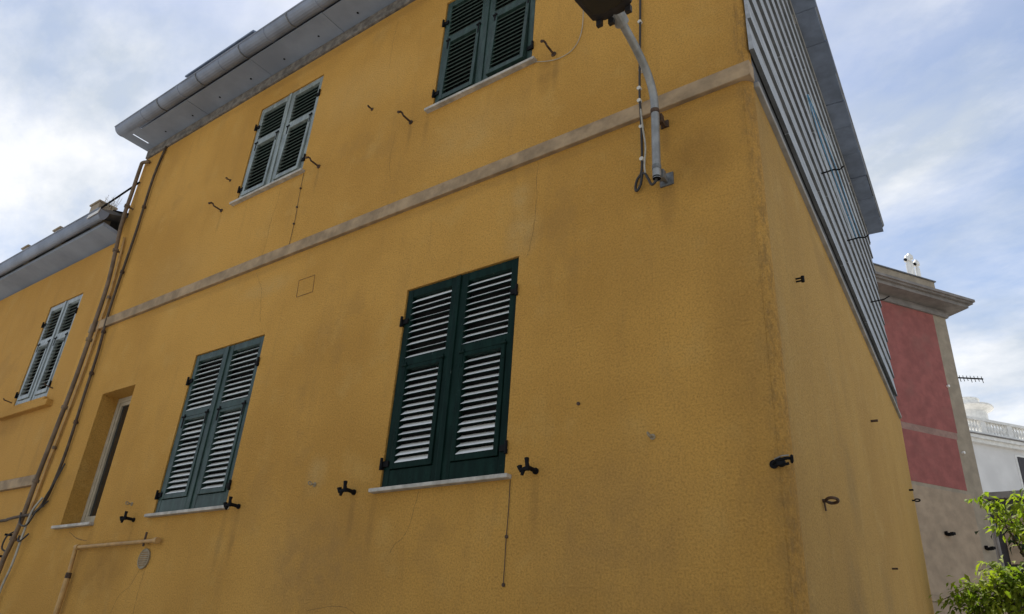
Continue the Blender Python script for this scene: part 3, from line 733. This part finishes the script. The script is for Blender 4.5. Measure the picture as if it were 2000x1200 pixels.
for (x, w, h) in ((-9.72, 0.24, 0.20), (-10.75, 0.20, 0.12), (-11.75, 0.20, 0.12), (-13.1, 0.22, 0.13)):
    q = MB(); q.box(x - w / 2, x + w / 2, -0.30, -0.08, 6.62, 6.72 + h); q.box(x - w / 2 - 0.02, x + w / 2 + 0.02, -0.32, -0.06, 6.72 + h, 6.745 + h)
    q.build('roof_upstand', M['taupe'], left, bevel=0.01)
# hooks beside the left window
for (x, z) in ((-11.0, 4.40), (-9.86, 4.42)):
    q = MB(); q.tube([(x, LY, z), (x, -0.07, z + 0.01), (x + 0.02, -0.09, z + 0.02)], 0.008, 8); q.build('shutter_hook', M['rust'], left)

# ------------------------------------------------------------------ pipes and cables at the house joint
def pipe_thing(name, label, cat, pts, r, mat, collars=(), collar_mat=None, k=4):
    t = thing(name, label, cat)
    path = smooth_path(pts, k)
    q = MB(); q.tube(path, r, 10); q.build('pipe', M[mat], t, smooth=True)
    for c in collars:
        i = min(range(len(path)), key=lambda j: abs(path[j].z - c)); p = path[i]; d = (path[min(i + 1, len(path) - 1)] - path[max(0, i - 1)]).normalized()
        q = MB(); q.tube([p - d * 0.018, p + d * 0.018], r * 1.5, 10); q.tube([p, Vector((p.x, 0.03, p.z))], r * 0.5, 6); q.build('collar', M[collar_mat or mat], t)
    return t
pipe_thing('downpipe', 'brown pipe rising past the lower roof and elbowing into the taller house', 'pipe',
    [(-9.20, -0.03, 7.60), (-9.325, -0.055, 7.615), (-9.338, -0.06, 7.54), (-9.30, -0.07, 7.1), (-9.20, -0.10, 6.55), (-9.08, -0.07, 5.7), (-9.085, -0.06, 5.05), (-9.09, -0.06, 4.38), (-9.15, -0.06, 3.71), (-9.20, -0.06, 3.19), (-9.215, -0.06, 2.8), (-9.28, -0.06, 2.5), (-9.34, -0.06, 2.25), (-9.36, -0.06, 1.2), (-9.36, -0.06, 0.0)],
    0.024, 'pipe_brown', (6.9, 6.1, 4.9, 4.0, 3.2, 2.6))
pipe_thing('conduit', 'thin ochre streaked conduit running down beside the brown pipe', 'pipe',
    [(-9.14, -0.03, 6.35), (-9.03, -0.03, 5.6), (-9.02, -0.03, 5.05), (-9.03, -0.03, 4.38), (-9.09, -0.03, 3.71), (-9.14, -0.03, 3.19), (-9.16, -0.03, 2.8)],
    0.015, 'pipe_ochre', (5.5, 3.6), 'pipe_brown')
pipe_thing('cable_bundle', 'dark cable bundle dropping from the eaves then turning left along the wall', 'cable',
    [(-8.85, -0.02, 7.72), (-8.90, -0.03, 7.24), (-8.88, -0.03, 6.6), (-8.87, -0.03, 6.23), (-8.88, -0.03, 5.29), (-8.80, -0.03, 4.66), (-8.788, -0.03, 4.156), (-8.765, -0.03, 3.497), (-8.825, -0.03, 3.08), (-8.90, -0.035, 2.92), (-9.05, -0.04, 2.83), (-9.278, -0.09, 2.798), (-9.60, -0.05, 2.80), (-9.86, -0.03, 2.797), (-11.5, -0.01, 2.82)],
    0.016, 'pipe_dark', (6.8, 5.9, 4.9, 4.4, 3.8), 'rust')
t = thing('cable_tangle', 'loose looped cables hanging where the pipes cross near the left edge', 'cable')
for i, pts in enumerate(([(-8.72, -0.02, 3.35), (-8.74, -0.05, 3.15), (-8.80, -0.07, 2.98), (-8.86, -0.05, 2.90), (-8.80, -0.03, 2.95)],
    [(-8.84, -0.04, 2.90), (-8.90, -0.07, 2.84), (-9.0, -0.08, 2.70), (-9.15, -0.09, 2.72), (-9.22, -0.09, 2.84)],
    [(-9.0, -0.03, 2.62), (-9.02, -0.07, 2.55), (-9.1, -0.07, 2.54), (-9.16, -0.05, 2.60)],
    [(-9.35, -0.03, 2.66), (-9.40, -0.08, 2.60), (-9.42, -0.08, 2.48), (-9.36, -0.04, 2.44)],
    [(-8.98, -0.02, 3.0), (-9.03, -0.06, 2.85), (-9.06, -0.06, 2.6), (-9.10, -0.05, 2.3), (-9.2, -0.04, 2.0), (-9.25, -0.03, 1.2)])):
    q = MB(); q.tube(smooth_path(pts, 5), 0.009 if i < 4 else 0.012, 8); q.build('loop' if i < 4 else 'cable', M['cable'] if i != 4 else M['cable_pale'], t)
q = MB(); q.tube([(-9.40, -0.02, 2.62), (-9.44, -0.09, 2.62)], 0.012, 8); q.tube([(-9.46, -0.02, 2.40), (-9.50, -0.09, 2.40)], 0.012, 8); q.build('peg', M['iron'], t)
t = thing('gas_pipe', 'ochre painted gas pipe turning down the wall beside the round vent', 'pipe')
q = MB(); q.tube([(-6.397, -0.045, 2.441), (-7.80, -0.045, 2.433)], 0.017, 10); q.build('pipe', M['pipe_ochre'], t)
q = MB(); q.tube([(-7.82, -0.045, 2.445), (-7.80, -0.045, 2.17)], 0.019, 10); q.tube([(-7.80, -0.045, 2.17), (-7.81, -0.045, 1.83), (-7.82, -0.045, 0.4)], 0.025, 10); q.build('pipe', M['pipe_ochre'], t)
for (a, c_) in (((-7.82, -0.045, 2.433), (-7.77, -0.045, 2.433)), ((-7.80, -0.045, 2.15), (-7.80, -0.045, 2.20)), ((-6.43, -0.045, 2.441), (-6.385, -0.045, 2.441))):
    q = MB(); q.tube([a, c_], 0.027, 10); q.build('fitting', M['rust'] if c_[2] < 2.3 else M['pipe_ochre'], t)
q = MB(); q.tube([(-6.60, -0.045, 2.40), (-6.60, -0.045, 2.52)], 0.010, 8); q.tube([(-6.60, 0.0, 2.44), (-6.60, -0.06, 2.44)], 0.009, 8); q.build('wall_clip', M['rust'], t)
q = MB(); q.tube(smooth_path([(-10.31, -0.02, 7.25 - 0.30), (-9.8, 0.0, 7.12), (-9.27, 0.02, 7.32)], 4), 0.016, 8)
# straight stay rod over the lower roof
q = MB(); q.tube([(-9.47, -0.33, 6.72), (-9.30, -0.02, 7.30)], 0.014, 8); q.tube([(-9.30, -0.02, 6.78), (-9.35, -0.2, 6.75)], 0.012, 8)
tag(q.build('stay_rod', M['iron']), 'thin iron stay rod slanting from the lower gutter to the taller wall', 'rod')
# cord hanging under two sills
def cord(pts, label, beads=()):
    t = thing('hanging_cord', label, 'cord')
    q = MB(); q.tube(smooth_path([(x, -0.006, z) for x, z in pts], 4), 0.0022, 6); q.build('cord', M['cable'], t)
    for (x, z) in beads:
        q = MB(); q.disc((x, 0.002, z), (0, -1, 0), 0.010, 0.018, 8); q.build('clip', M['rust'], t)
cord([(-5.537, 6.02), (-5.527, 5.728), (-5.507, 5.448), (-5.509, 5.145)], 'thin dark cord dropping from the upper left sill to the string course', [(-5.53, 5.83), (-5.52, 5.6), (-5.508, 5.4)])
cord([(-2.682, 2.65), (-2.68, 2.462), (-2.684, 2.32), (-2.683, 2.18), (-2.684, 2.06)], 'thin dark cord under the right end of the big lower sill')
t = thing('wall_wire', 'fine pale wire curving from the upper right sill up behind the lamp', 'wire')
q = MB(); q.tube(smooth_path([(-2.258, -0.006, 6.75), (-2.257, -0.006, 6.472), (-2.262, -0.008, 6.135), (-2.339, -0.008, 5.975), (-2.50, -0.010, 5.95), (-2.703, -0.012, 6.03)], 6), 0.003, 6); q.build('wire', M['cable_pale'], t)

# ------------------------------------------------------------------ street lamp on its bracket arm
lamp = thing('street_lamp', 'dark street lamp head on a curved galvanised wall arm', 'street lamp')
arm = smooth_path([(-1.6, -0.15, 4.375), (-1.6, -0.15, 4.65), (-1.6, -0.15, 4.92), (-1.6, -0.172, 5.05), (-1.6, -0.25, 5.155), (-1.6, -0.40, 5.235), (-1.6, -0.55, 5.28), (-1.6, -0.70, 5.315)], 6)
q = MB(); q.tube(arm, 0.0265, 16, False); q.build('arm', M['galv'], lamp, smooth=True)
q = MB(); q.disc((-1.6, -0.15, 4.380), (0, 0, 1), 0.027, 0.01, 14); q.build('arm_end', M['iron'], lamp)
q = MB(); d = (Vector(arm[-1]) - Vector(arm[-6])).normalized(); a = Vector((-1.6, -0.585, 5.288))
q.tube([a, a + d * 0.17], [0.046, 0.052], 16); q.build('sleeve', M['galv'], lamp, bevel=0.004)
for z in (4.46, 4.905):
    w = 0.046 if z < 4.6 else 0.028
    q = MB(); q.box(-1.6 - w, -1.6 + w, -0.012, 0.004, z - w, z + w); q.box(-1.612, -1.588, -0.13, -0.012, z - 0.03, z + 0.012); q.box(-1.622, -1.578, -0.10, -0.06, z - 0.045, z + 0.02)
    q.tube([(-1.6, -0.15, z - 0.016), (-1.6, -0.15, z + 0.016)], 0.0295, 14); q.build('bracket', M['galv_dark'] if z < 4.6 else M['rust'], lamp, bevel=0.003)
# head: tapering tray with lid and a lower rim
def head_ring(z, grow):
    pts = [(-1.665, -0.685), (-1.535, -0.685), (-1.465, -0.72), (-1.445, -0.90), (-1.46, -1.30), (-1.53, -1.38), (-1.67, -1.38), (-1.74, -1.30), (-1.755, -0.90), (-1.735, -0.72)]
    cx, cy = -1.6, -1.0
    return [(cx + (x - cx) * grow, cy + (y - cy) * grow, z + 0.10 * (-0.7 - y) * 0.6) for x, y in pts]
q = MB(); rings = [head_ring(5.262, 0.86), head_ring(5.265, 1.0), head_ring(5.315, 1.03), head_ring(5.39, 0.97), head_ring(5.44, 0.72)]
k = 10
for rr in rings: q.v += rr
for i in range(len(rings) - 1):
    for j in range(k): q.f.append((i * k + j, i * k + (j + 1) % k, (i + 1) * k + (j + 1) % k, (i + 1) * k + j)); q.mi.append(0)
q.f.append(tuple(reversed(range(k)))); q.mi.append(0); q.f.append(tuple((len(rings) - 1) * k + j for j in range(k))); q.mi.append(0)
hd = q.build('lamp_head', M['lamp_body'], lamp, bevel=0.004)
q = MB(); rr = head_ring(5.262, 0.80); q.quad(list(reversed([(x, y, z - 0.003) for x, y, z in rr])))
q.build('lamp_glass', M['glass'], hd)
for (x, y) in ((-1.70, -0.70), (-1.50, -0.70), (-1.63, -0.675)):
    q = MB(); q.box(x - 0.018, x + 0.018, y - 0.01, y + 0.016, 5.225, 5.275); q.build('latch', M['lamp_body'], hd)
t = thing('lamp_cable', 'black supply cable clipped up the wall behind the lamp arm', 'cable')
q = MB(); q.tube(smooth_path([(-1.755, -0.014, 7.7), (-1.757, -0.014, 6.9), (-1.755, -0.014, 6.16), (-1.762, -0.036, 5.27), (-1.758, -0.036, 5.08), (-1.765, -0.014, 4.9), (-1.768, -0.014, 4.60), (-1.800, -0.016, 4.53), (-1.812, -0.02, 4.47), (-1.800, -0.025, 4.435), (-1.770, -0.03, 4.47), (-1.752, -0.035, 4.545), (-1.72, -0.06, 4.515), (-1.68, -0.10, 4.435), (-1.64, -0.14, 4.355), (-1.61, -0.15, 4.36), (-1.6, -0.15, 4.40)], 6), 0.0085, 8)
q.build('cable', M['cable'], t, smooth=True)
q = MB(); q.tube(smooth_path([(-1.755, -0.040, 5.08), (-1.74, -0.04, 4.9), (-1.725, -0.04, 4.75), (-1.73, -0.05, 4.6), (-1.72, -0.06, 4.52)], 5), 0.006, 6); q.build('cable', M['cable_pale'], t)
for z in (6.9, 6.45, 5.92, 5.45, 5.27, 5.16, 4.95, 4.68):
    dy = 0.022 if 5.0 < z < 5.3 else 0
    q = MB(); q.disc((-1.760 if z > 5.3 else -1.764, -0.003 - dy, z), (0, -1, 0), 0.015, 0.024, 10); q.build('clip', M['clip'], t)

# ------------------------------------------------------------------ far red house
far = thing('red_house', 'tall house beyond the corner with red panels in taupe borders', 'house')
RC = Vector((-1.596, 18.4, 0)); AU = R(57); RU = Vector((math.cos(AU), math.sin(AU), 0)); RN = Vector((RU.y, -RU.x, 0))
def rf(a, b_, z):
    p = RC + RU * a + RN * b_; return Vector((p.x, p.y, z))
b = MB(); b.fbox(rf, -9, 0, 0, -7, 0, 11.6); b.f = [tuple(reversed(f)) for f in b.f]; b.build('wall', M['taupe'], far)
def fb(name, mat, a0, a1, b0, b1, z0, z1, parent=far, bevel=0.0):
    q = MB(); q.fbox(rf, a0, a1, b1, b0, z0, z1); return q.build(name, M[mat], parent, bevel=bevel)
fb('panel', 'red', -8.6, -0.47, -0.05, 0.006, 7.88, 11.30)
fb('panel', 'red', -8.6, -0.55, -0.05, 0.006, 6.39, 7.70)
fb('panel_band', 'band', -8.6, -0.50, -0.05, 0.004, 7.701, 7.879)
fb('panel', 'taupe_pink', -8.6, -0.45, -0.05, 0.004, 3.80, 6.30)
fb('ledge', 'taupe_pink', -9.05, 0.03, -0.05, 0.045, 3.66, 3.79)
fb('plinth', 'taupe_pink', -9.0, 0.008, -0.05, 0.02, 0.0, 3.65)
# eaves: bed mould, soffit slab, fascia, parapet
fb('bed_mould', 'cornice_far', -9.1, 0.06, -0.1, 0.06, 11.28, 11.40)
fb('soffit', 'cornice_far', -9.5, 0.40, -7.5, 0.46, 11.50, 11.60)
fb('fascia', 'cornice_far', -9.6, 0.50, -7.6, 0.54, 11.602, 11.72)
fb('frieze', 'cornice_far', -9.0, 0.0, -6.9, 0.003, 11.40, 11.499)
fb('gutter', 'cornice_far', -9.62, 0.52, 0.541, 0.60, 11.65, 11.725)
fb('parapet', 'taupe', -9.0, -0.06, -0.35, -0.06, 11.721, 12.44)
fb('parapet_cap', 'roof', -9.05, -0.02, -0.39, -0.02, 12.441, 12.475)
for (a, z, kd) in ((-1.509, 5.218, 0), (-0.28, 5.026, 0), (-0.478, 9.167, 1), (-0.427, 7.374, 1)):
    q = MB()
    if kd == 0:
        q.fbox(rf, a - 0.06, a + 0.06, 0.14, 0.005, z - 0.03, z + 0.03); q.fbox(rf, a - 0.09, a - 0.05, 0.08, 0.006, z - 0.02, z + 0.07)
        q.fbox(rf, a - 0.02, a + 0.09, 0.17, 0.09, z - 0.015, z + 0.05)
        q.build('wall_lamp', M['iron'], far, bevel=0.012)
    else:
        q.disc(rf(a, 0.0, z), RN, 0.035, 0.06, 12); q.build('boss', M['white_trim'], far)
q = MB(); q.tube([rf(0.09, 0.02, 0), rf(0.09, 0.02, 5.7)], 0.05, 10); q.build('downpipe', M['cornice_far'], far)
# flues
fl = thing('chimney_stack', 'cluster of bright white flue pipes on the red house parapet', 'chimney')
for (a, bb, h, r) in ((0.22, -1.0, 0.98, 0.065), (0.40, -1.05, 1.12, 0.075), (0.58, -1.0, 0.92, 0.065)):
    base = rf(a, bb, 11.72)
    q = MB(); q.lathe(base, [(r, 0), (r, h + 0.9), (r * 0.7, h + 0.92)], 14); f_ = q.build('flue', M['flue'], fl, smooth=False)
    q = MB(); q.lathe(base, [(r * 0.6, h + 0.90), (r * 0.6, h + 1.0), (r * 1.35, h + 1.0), (r * 1.35, h + 1.10), (r * 0.5, h + 1.2)], 14); q.build('cowl', M['flue'], f_)
    q = MB(); q.disc(rf(a - 0.13, bb + 0.02, 11.72 + h + 1.02), RU, 0.04, 0.07, 10); q.build('vent_arm', M['iron'], f_)
# aerial
ae = thing('television_aerial', 'small television aerial sticking out past the red house corner', 'aerial')
q = MB(); q.tube([(-2.3, 20.4, 10.36), (-1.13, 20.4, 10.08)], 0.022, 6); q.build('boom', M['iron'], ae)
for i in range(7):
    x = -1.7 + i * 0.09; z = 10.22 - (x + 1.7) * 0.24
    q = MB(); q.tube([(x + 0.02, 20.3, z - 0.16 + 0.02 * (i % 3)), (x, 20.4, z), (x - 0.01, 20.48, z + 0.10)], 0.010, 6); q.build('element', M['iron'], ae)
q = MB(); q.tube([(-2.2, 20.4, 10.36), (-2.2, 20.4, 9.0), (-3.2, 20.0, 9.0)], 0.03, 6); q.build('mast', M['iron'], ae)

# ------------------------------------------------------------------ far white house
wh = thing('white_house', 'white house with roof balustrade behind the tree at the right edge', 'house')
WC = Vector((-3.263, 41.4, 0)); WA = R(53); WU_ = Vector((math.cos(WA), math.sin(WA), 0)); WN = Vector((WU_.y, -WU_.x, 0))
def wf_(a, b_, z):
    p = WC + WU_ * a + WN * b_; return Vector((p.x, p.y, z))
def wbx(name, mat, a0, a1, b0, b1, z0, z1, parent=wh, bevel=0.0):
    q = MB(); q.fbox(wf_, a0, a1, b1, b0, z0, z1); return q.build(name, M[mat], parent, bevel=bevel)
wbx('wall', 'white', -8, 14, -10, 0, 0, 14.1)
wbx('cornice', 'white_trim', -8.2, 14.2, -0.2, 0.22, 14.1, 14.30); wbx('cornice', 'white_trim', -8.3, 14.3, -0.2, 0.36, 14.302, 14.48)
wbx('roof_edge', 'cornice_far', -8.35, 14.35, -0.25, 0.42, 14.482, 14.54)
wbx('base_rail', 'white_trim', -8, 14, -0.12, 0.20, 14.541, 14.72)
wbx('top_rail', 'white_trim', -8, 14, -0.12, 0.22, 15.36, 15.50)
prof = [(0.075, 0), (0.075, 0.04), (0.05, 0.06), (0.085, 0.2), (0.10, 0.27), (0.07, 0.38), (0.045, 0.48), (0.06, 0.56), (0.075, 0.60), (0.075, 0.639)]
BAL = MB().lathe((0, 0, 0), prof, 8).mesh('baluster', M['white_trim'], True)
a = -1.2
while a < 6.2:
    if abs(((a - 2.62) + 0.9) % 1.8 - 0.9) < 0.20:
        a += 0.05; continue
    p = wf_(a, 0.05, 14.721); inst('baluster', BAL, wh, Matrix.Translation(p)); a += 0.205
for k in range(-1, 3): wbx('post', 'white_trim', 2.62 + k * 1.8 - 0.16, 2.62 + k * 1.8 + 0.16, -0.1, 0.19, 14.721, 15.359)
def wwin(a0, a1, z0, z1):
    f_ = wbx('window', 'white_trim', a0 - 0.12, a1 + 0.12, -0.1, 0.03, z0 - 0.12, z1 + 0.12)
    wbx('shutter', 'shutter_far', a0, (a0 + a1) / 2 - 0.01, 0.0, 0.07, z0, z1, f_); wbx('shutter', 'shutter_far', (a0 + a1) / 2 + 0.01, a1, 0.0, 0.07, z0, z1, f_)
wwin(2.85, 4.1, 11.6, 13.72); wwin(6.3, 7.5, 11.6, 13.72); wwin(2.85, 4.1, 7.6, 9.9)
q = MB(); q.lathe(wf_(2.35, -2.0, 14.5), [(1.0, 0), (1.0, 2.1), (1.12, 2.2), (1.30, 2.3), (1.36, 2.32), (1.36, 2.42), (0.6, 2.46)], 24); q.build('turret', M['white_trim'], wh)
q = MB(); q.lathe(wf_(2.35, -2.0, 16.93), [(0.7, 0), (0.7, 0.42), (0.77, 0.44), (0.77, 0.5)], 18); q.build('turret_vent', M['flue'], wh)
# ------------------------------------------------------------------ low garden outbuilding under the white house
gb = thing('outbuilding', 'dark brown outbuilding half hidden behind the leafy tree at right', 'outbuilding')
q = MB(); q.box(-2.4, 6.0, 22.0, 27.0, 0, 7.0); q.build('wall', M['shutter_far'], gb)
q = MB(); q.box(-2.5, 6.2, 21.85, 27.2, 7.0, 7.18); q.build('roof', M['cornice_far'], gb)
q = MB(); q.tube([(-1.85, 21.9, 0), (-1.85, 21.9, 7.0)], 0.06, 8); q.build('post', M['cornice_far'], gb)
q = MB(); q.box(-1.55, -0.6, 21.93, 22.0, 5.2, 6.5); q.build('window', M['taupe_pink'], gb)

# ------------------------------------------------------------------ leafy tree at the right, lit from behind
def leaf_cloud(branches, n, L, mat, name, parent, seed, spread=0.16, droop=0.5):
    """branches: list of polylines; leaves sprout along their outer part in opposite pairs"""
    rr = random.Random(seed); v = []; f = []
    def add(p, d, up, l, w):
        d = d.normalized(); s_ = d.cross(up)
        if s_.length < 1e-3: s_ = Vector((1, 0, 0))
        s_.normalize(); nn = s_.cross(d)
        k = len(v)
        fold = nn * w * 0.35
        v.extend([tuple(p), tuple(p + d * l * 0.45 + s_ * w + fold), tuple(p + d * l - nn * l * 0.18), tuple(p + d * l * 0.45 - s_ * w + fold), tuple(p + d * l * 0.5)])
        f.extend([(k, k + 1, k + 4), (k + 1, k + 2, k + 4), (k + 2, k + 3, k + 4), (k + 3, k, k + 4)])
    for i in range(n):
        br = branches[rr.randrange(len(branches))]
        t = rr.random() ** 0.7 * (len(br) - 1); j = min(int(t), len(br) - 2); q_ = br[j].lerp(br[j + 1], t - j)
        tan = (br[j + 1] - br[j]).normalized()
        off = Vector((rr.gauss(0, 1), rr.gauss(0, 1), rr.gauss(0, 0.8))) * spread * 0.5
        d = tan * 0.6 + Vector((rr.uniform(-1, 1), rr.uniform(-1, 1), rr.uniform(-0.9, 0.5) - droop * 0.4))
        l = L * rr.uniform(0.4, 1.25)
        add(q_ + off, d, Vector((rr.uniform(-.5, .5), rr.uniform(-.5, .5), 1)), l, l * rr.uniform(0.17, 0.24))
    me = bpy.data.meshes.new(name); me.from_pydata(v, [], f); me.materials.append(mat); me.update()
    o = bpy.data.objects.new(name, me); COL.objects.link(o); o.parent = parent; o['kind'] = 'stuff'
    return o
def tree(name, label, base, tips, nleaf, L, mat, seed, spread, fork=0.35, trunk_r=0.07):
    t = thing(name, label, 'tree'); rr = random.Random(seed); base = Vector(base)
    top = base + Vector((-0.05, 0.05, 2.1))
    tr = MB().tube(smooth_path([base, base + Vector((0.04, 0, 0.8)), top], 5), [trunk_r * (1 - 0.04 * i) for i in range(11)], 9).build('trunk', M['trunk'], t, smooth=True)
    br = []
    for tip in tips:
        tip = Vector(tip); mid = top.lerp(tip, 0.5) + Vector((rr.uniform(-.1, .1), rr.uniform(-.1, .1), 0.30 + rr.uniform(0, .15)))
        path = smooth_path([top, mid, tip], 5); br.append(path)
        MB().tube(path, [0.022 * (1 - 0.085 * i) for i in range(len(path))], 6).build('branch', M['trunk'], t, smooth=True)
        for k in range(3):
            i = rr.randrange(5, len(path) - 1); e = path[i] + Vector((rr.uniform(-.18, .18), rr.uniform(-.3, .3), rr.uniform(-.12, .10)))
            sub = smooth_path([path[i], path[i].lerp(e, 0.5) + Vector((0, 0, 0.05)), e], 3); br.append(sub)
    outer = [p[len(p) // 2:] if len(p) > 8 else p for p in br]
    leaf_cloud(outer, nleaf, L, M[mat], 'crown', t, seed, spread)
    return t
TY = 6.9
tips = [(-0.78, 6.9, 3.83), (-0.62, 7.0, 3.80), (-0.40, 6.9, 3.84), (-0.45, 6.7, 3.42), (-0.98, 6.9, 3.02), (-0.82, 6.8, 3.00), (-0.60, 6.9, 2.98),
        (-1.30, 6.95, 2.70), (-1.12, 6.9, 2.78), (-0.95, 6.8, 2.74), (-0.75, 6.9, 2.70), (-0.5, 6.8, 2.74), (0.1, 7.0, 3.9), (0.4, 7.0, 3.4), (0.2, 6.6, 2.8), (-1.25, 6.8, 2.45), (-0.9, 6.8, 2.4), (-1.22, 6.9, 2.72), (-1.05, 6.9, 2.62), (-1.42, 6.95, 2.70), (-1.34, 6.95, 2.58), (-0.7, 6.8, 2.55), (-1.15, 6.9, 2.55)]
tree('leafy_tree', 'bright yellow green leafy tree at the lower right corner', (-0.15, 7.1, 0), tips, 2200, 0.115, 'leaf', 4, 0.12)
rr = random.Random(9)
tips = [(rr.uniform(-0.80, 1.3), rr.uniform(9.6, 10.6), rr.uniform(1.6, 4.3)) for i in range(34)]
tree('dark_shrub', 'dark shaded evergreen shrub behind the bright leafy tree', (0.3, 10.2, 0), tips, 8000, 0.15, 'leaf_shade', 6, 0.30)

# dry weed growing in the lower roof gutter
t = thing('dry_weed', 'pale dry weed growing on the lower roof beside the stay rod', 'plant')
rr = random.Random(2); q = MB()
for i in range(26):
    p = Vector((-9.62 + rr.uniform(-0.16, 0.22), -0.22 + rr.uniform(-0.08, 0.08), 6.70)); e = p + Vector((rr.uniform(-0.10, 0.10), rr.uniform(-0.06, 0.06), rr.uniform(0.16, 0.36)))
    q.tube([p, p.lerp(e, 0.6) + Vector((rr.uniform(-.02, .02), 0, 0.02)), e], [0.0028, 0.0022, 0.001], 4)
    for k in range(3):
        s_ = p.lerp(e, rr.uniform(0.5, 0.95)); q.tube([s_, s_ + Vector((rr.uniform(-.05, .05), rr.uniform(-.03, .03), rr.uniform(0.0, .05)))], [0.0018, 0.0008], 4)
q.build('stem', M['dry'], t, kind='stuff')
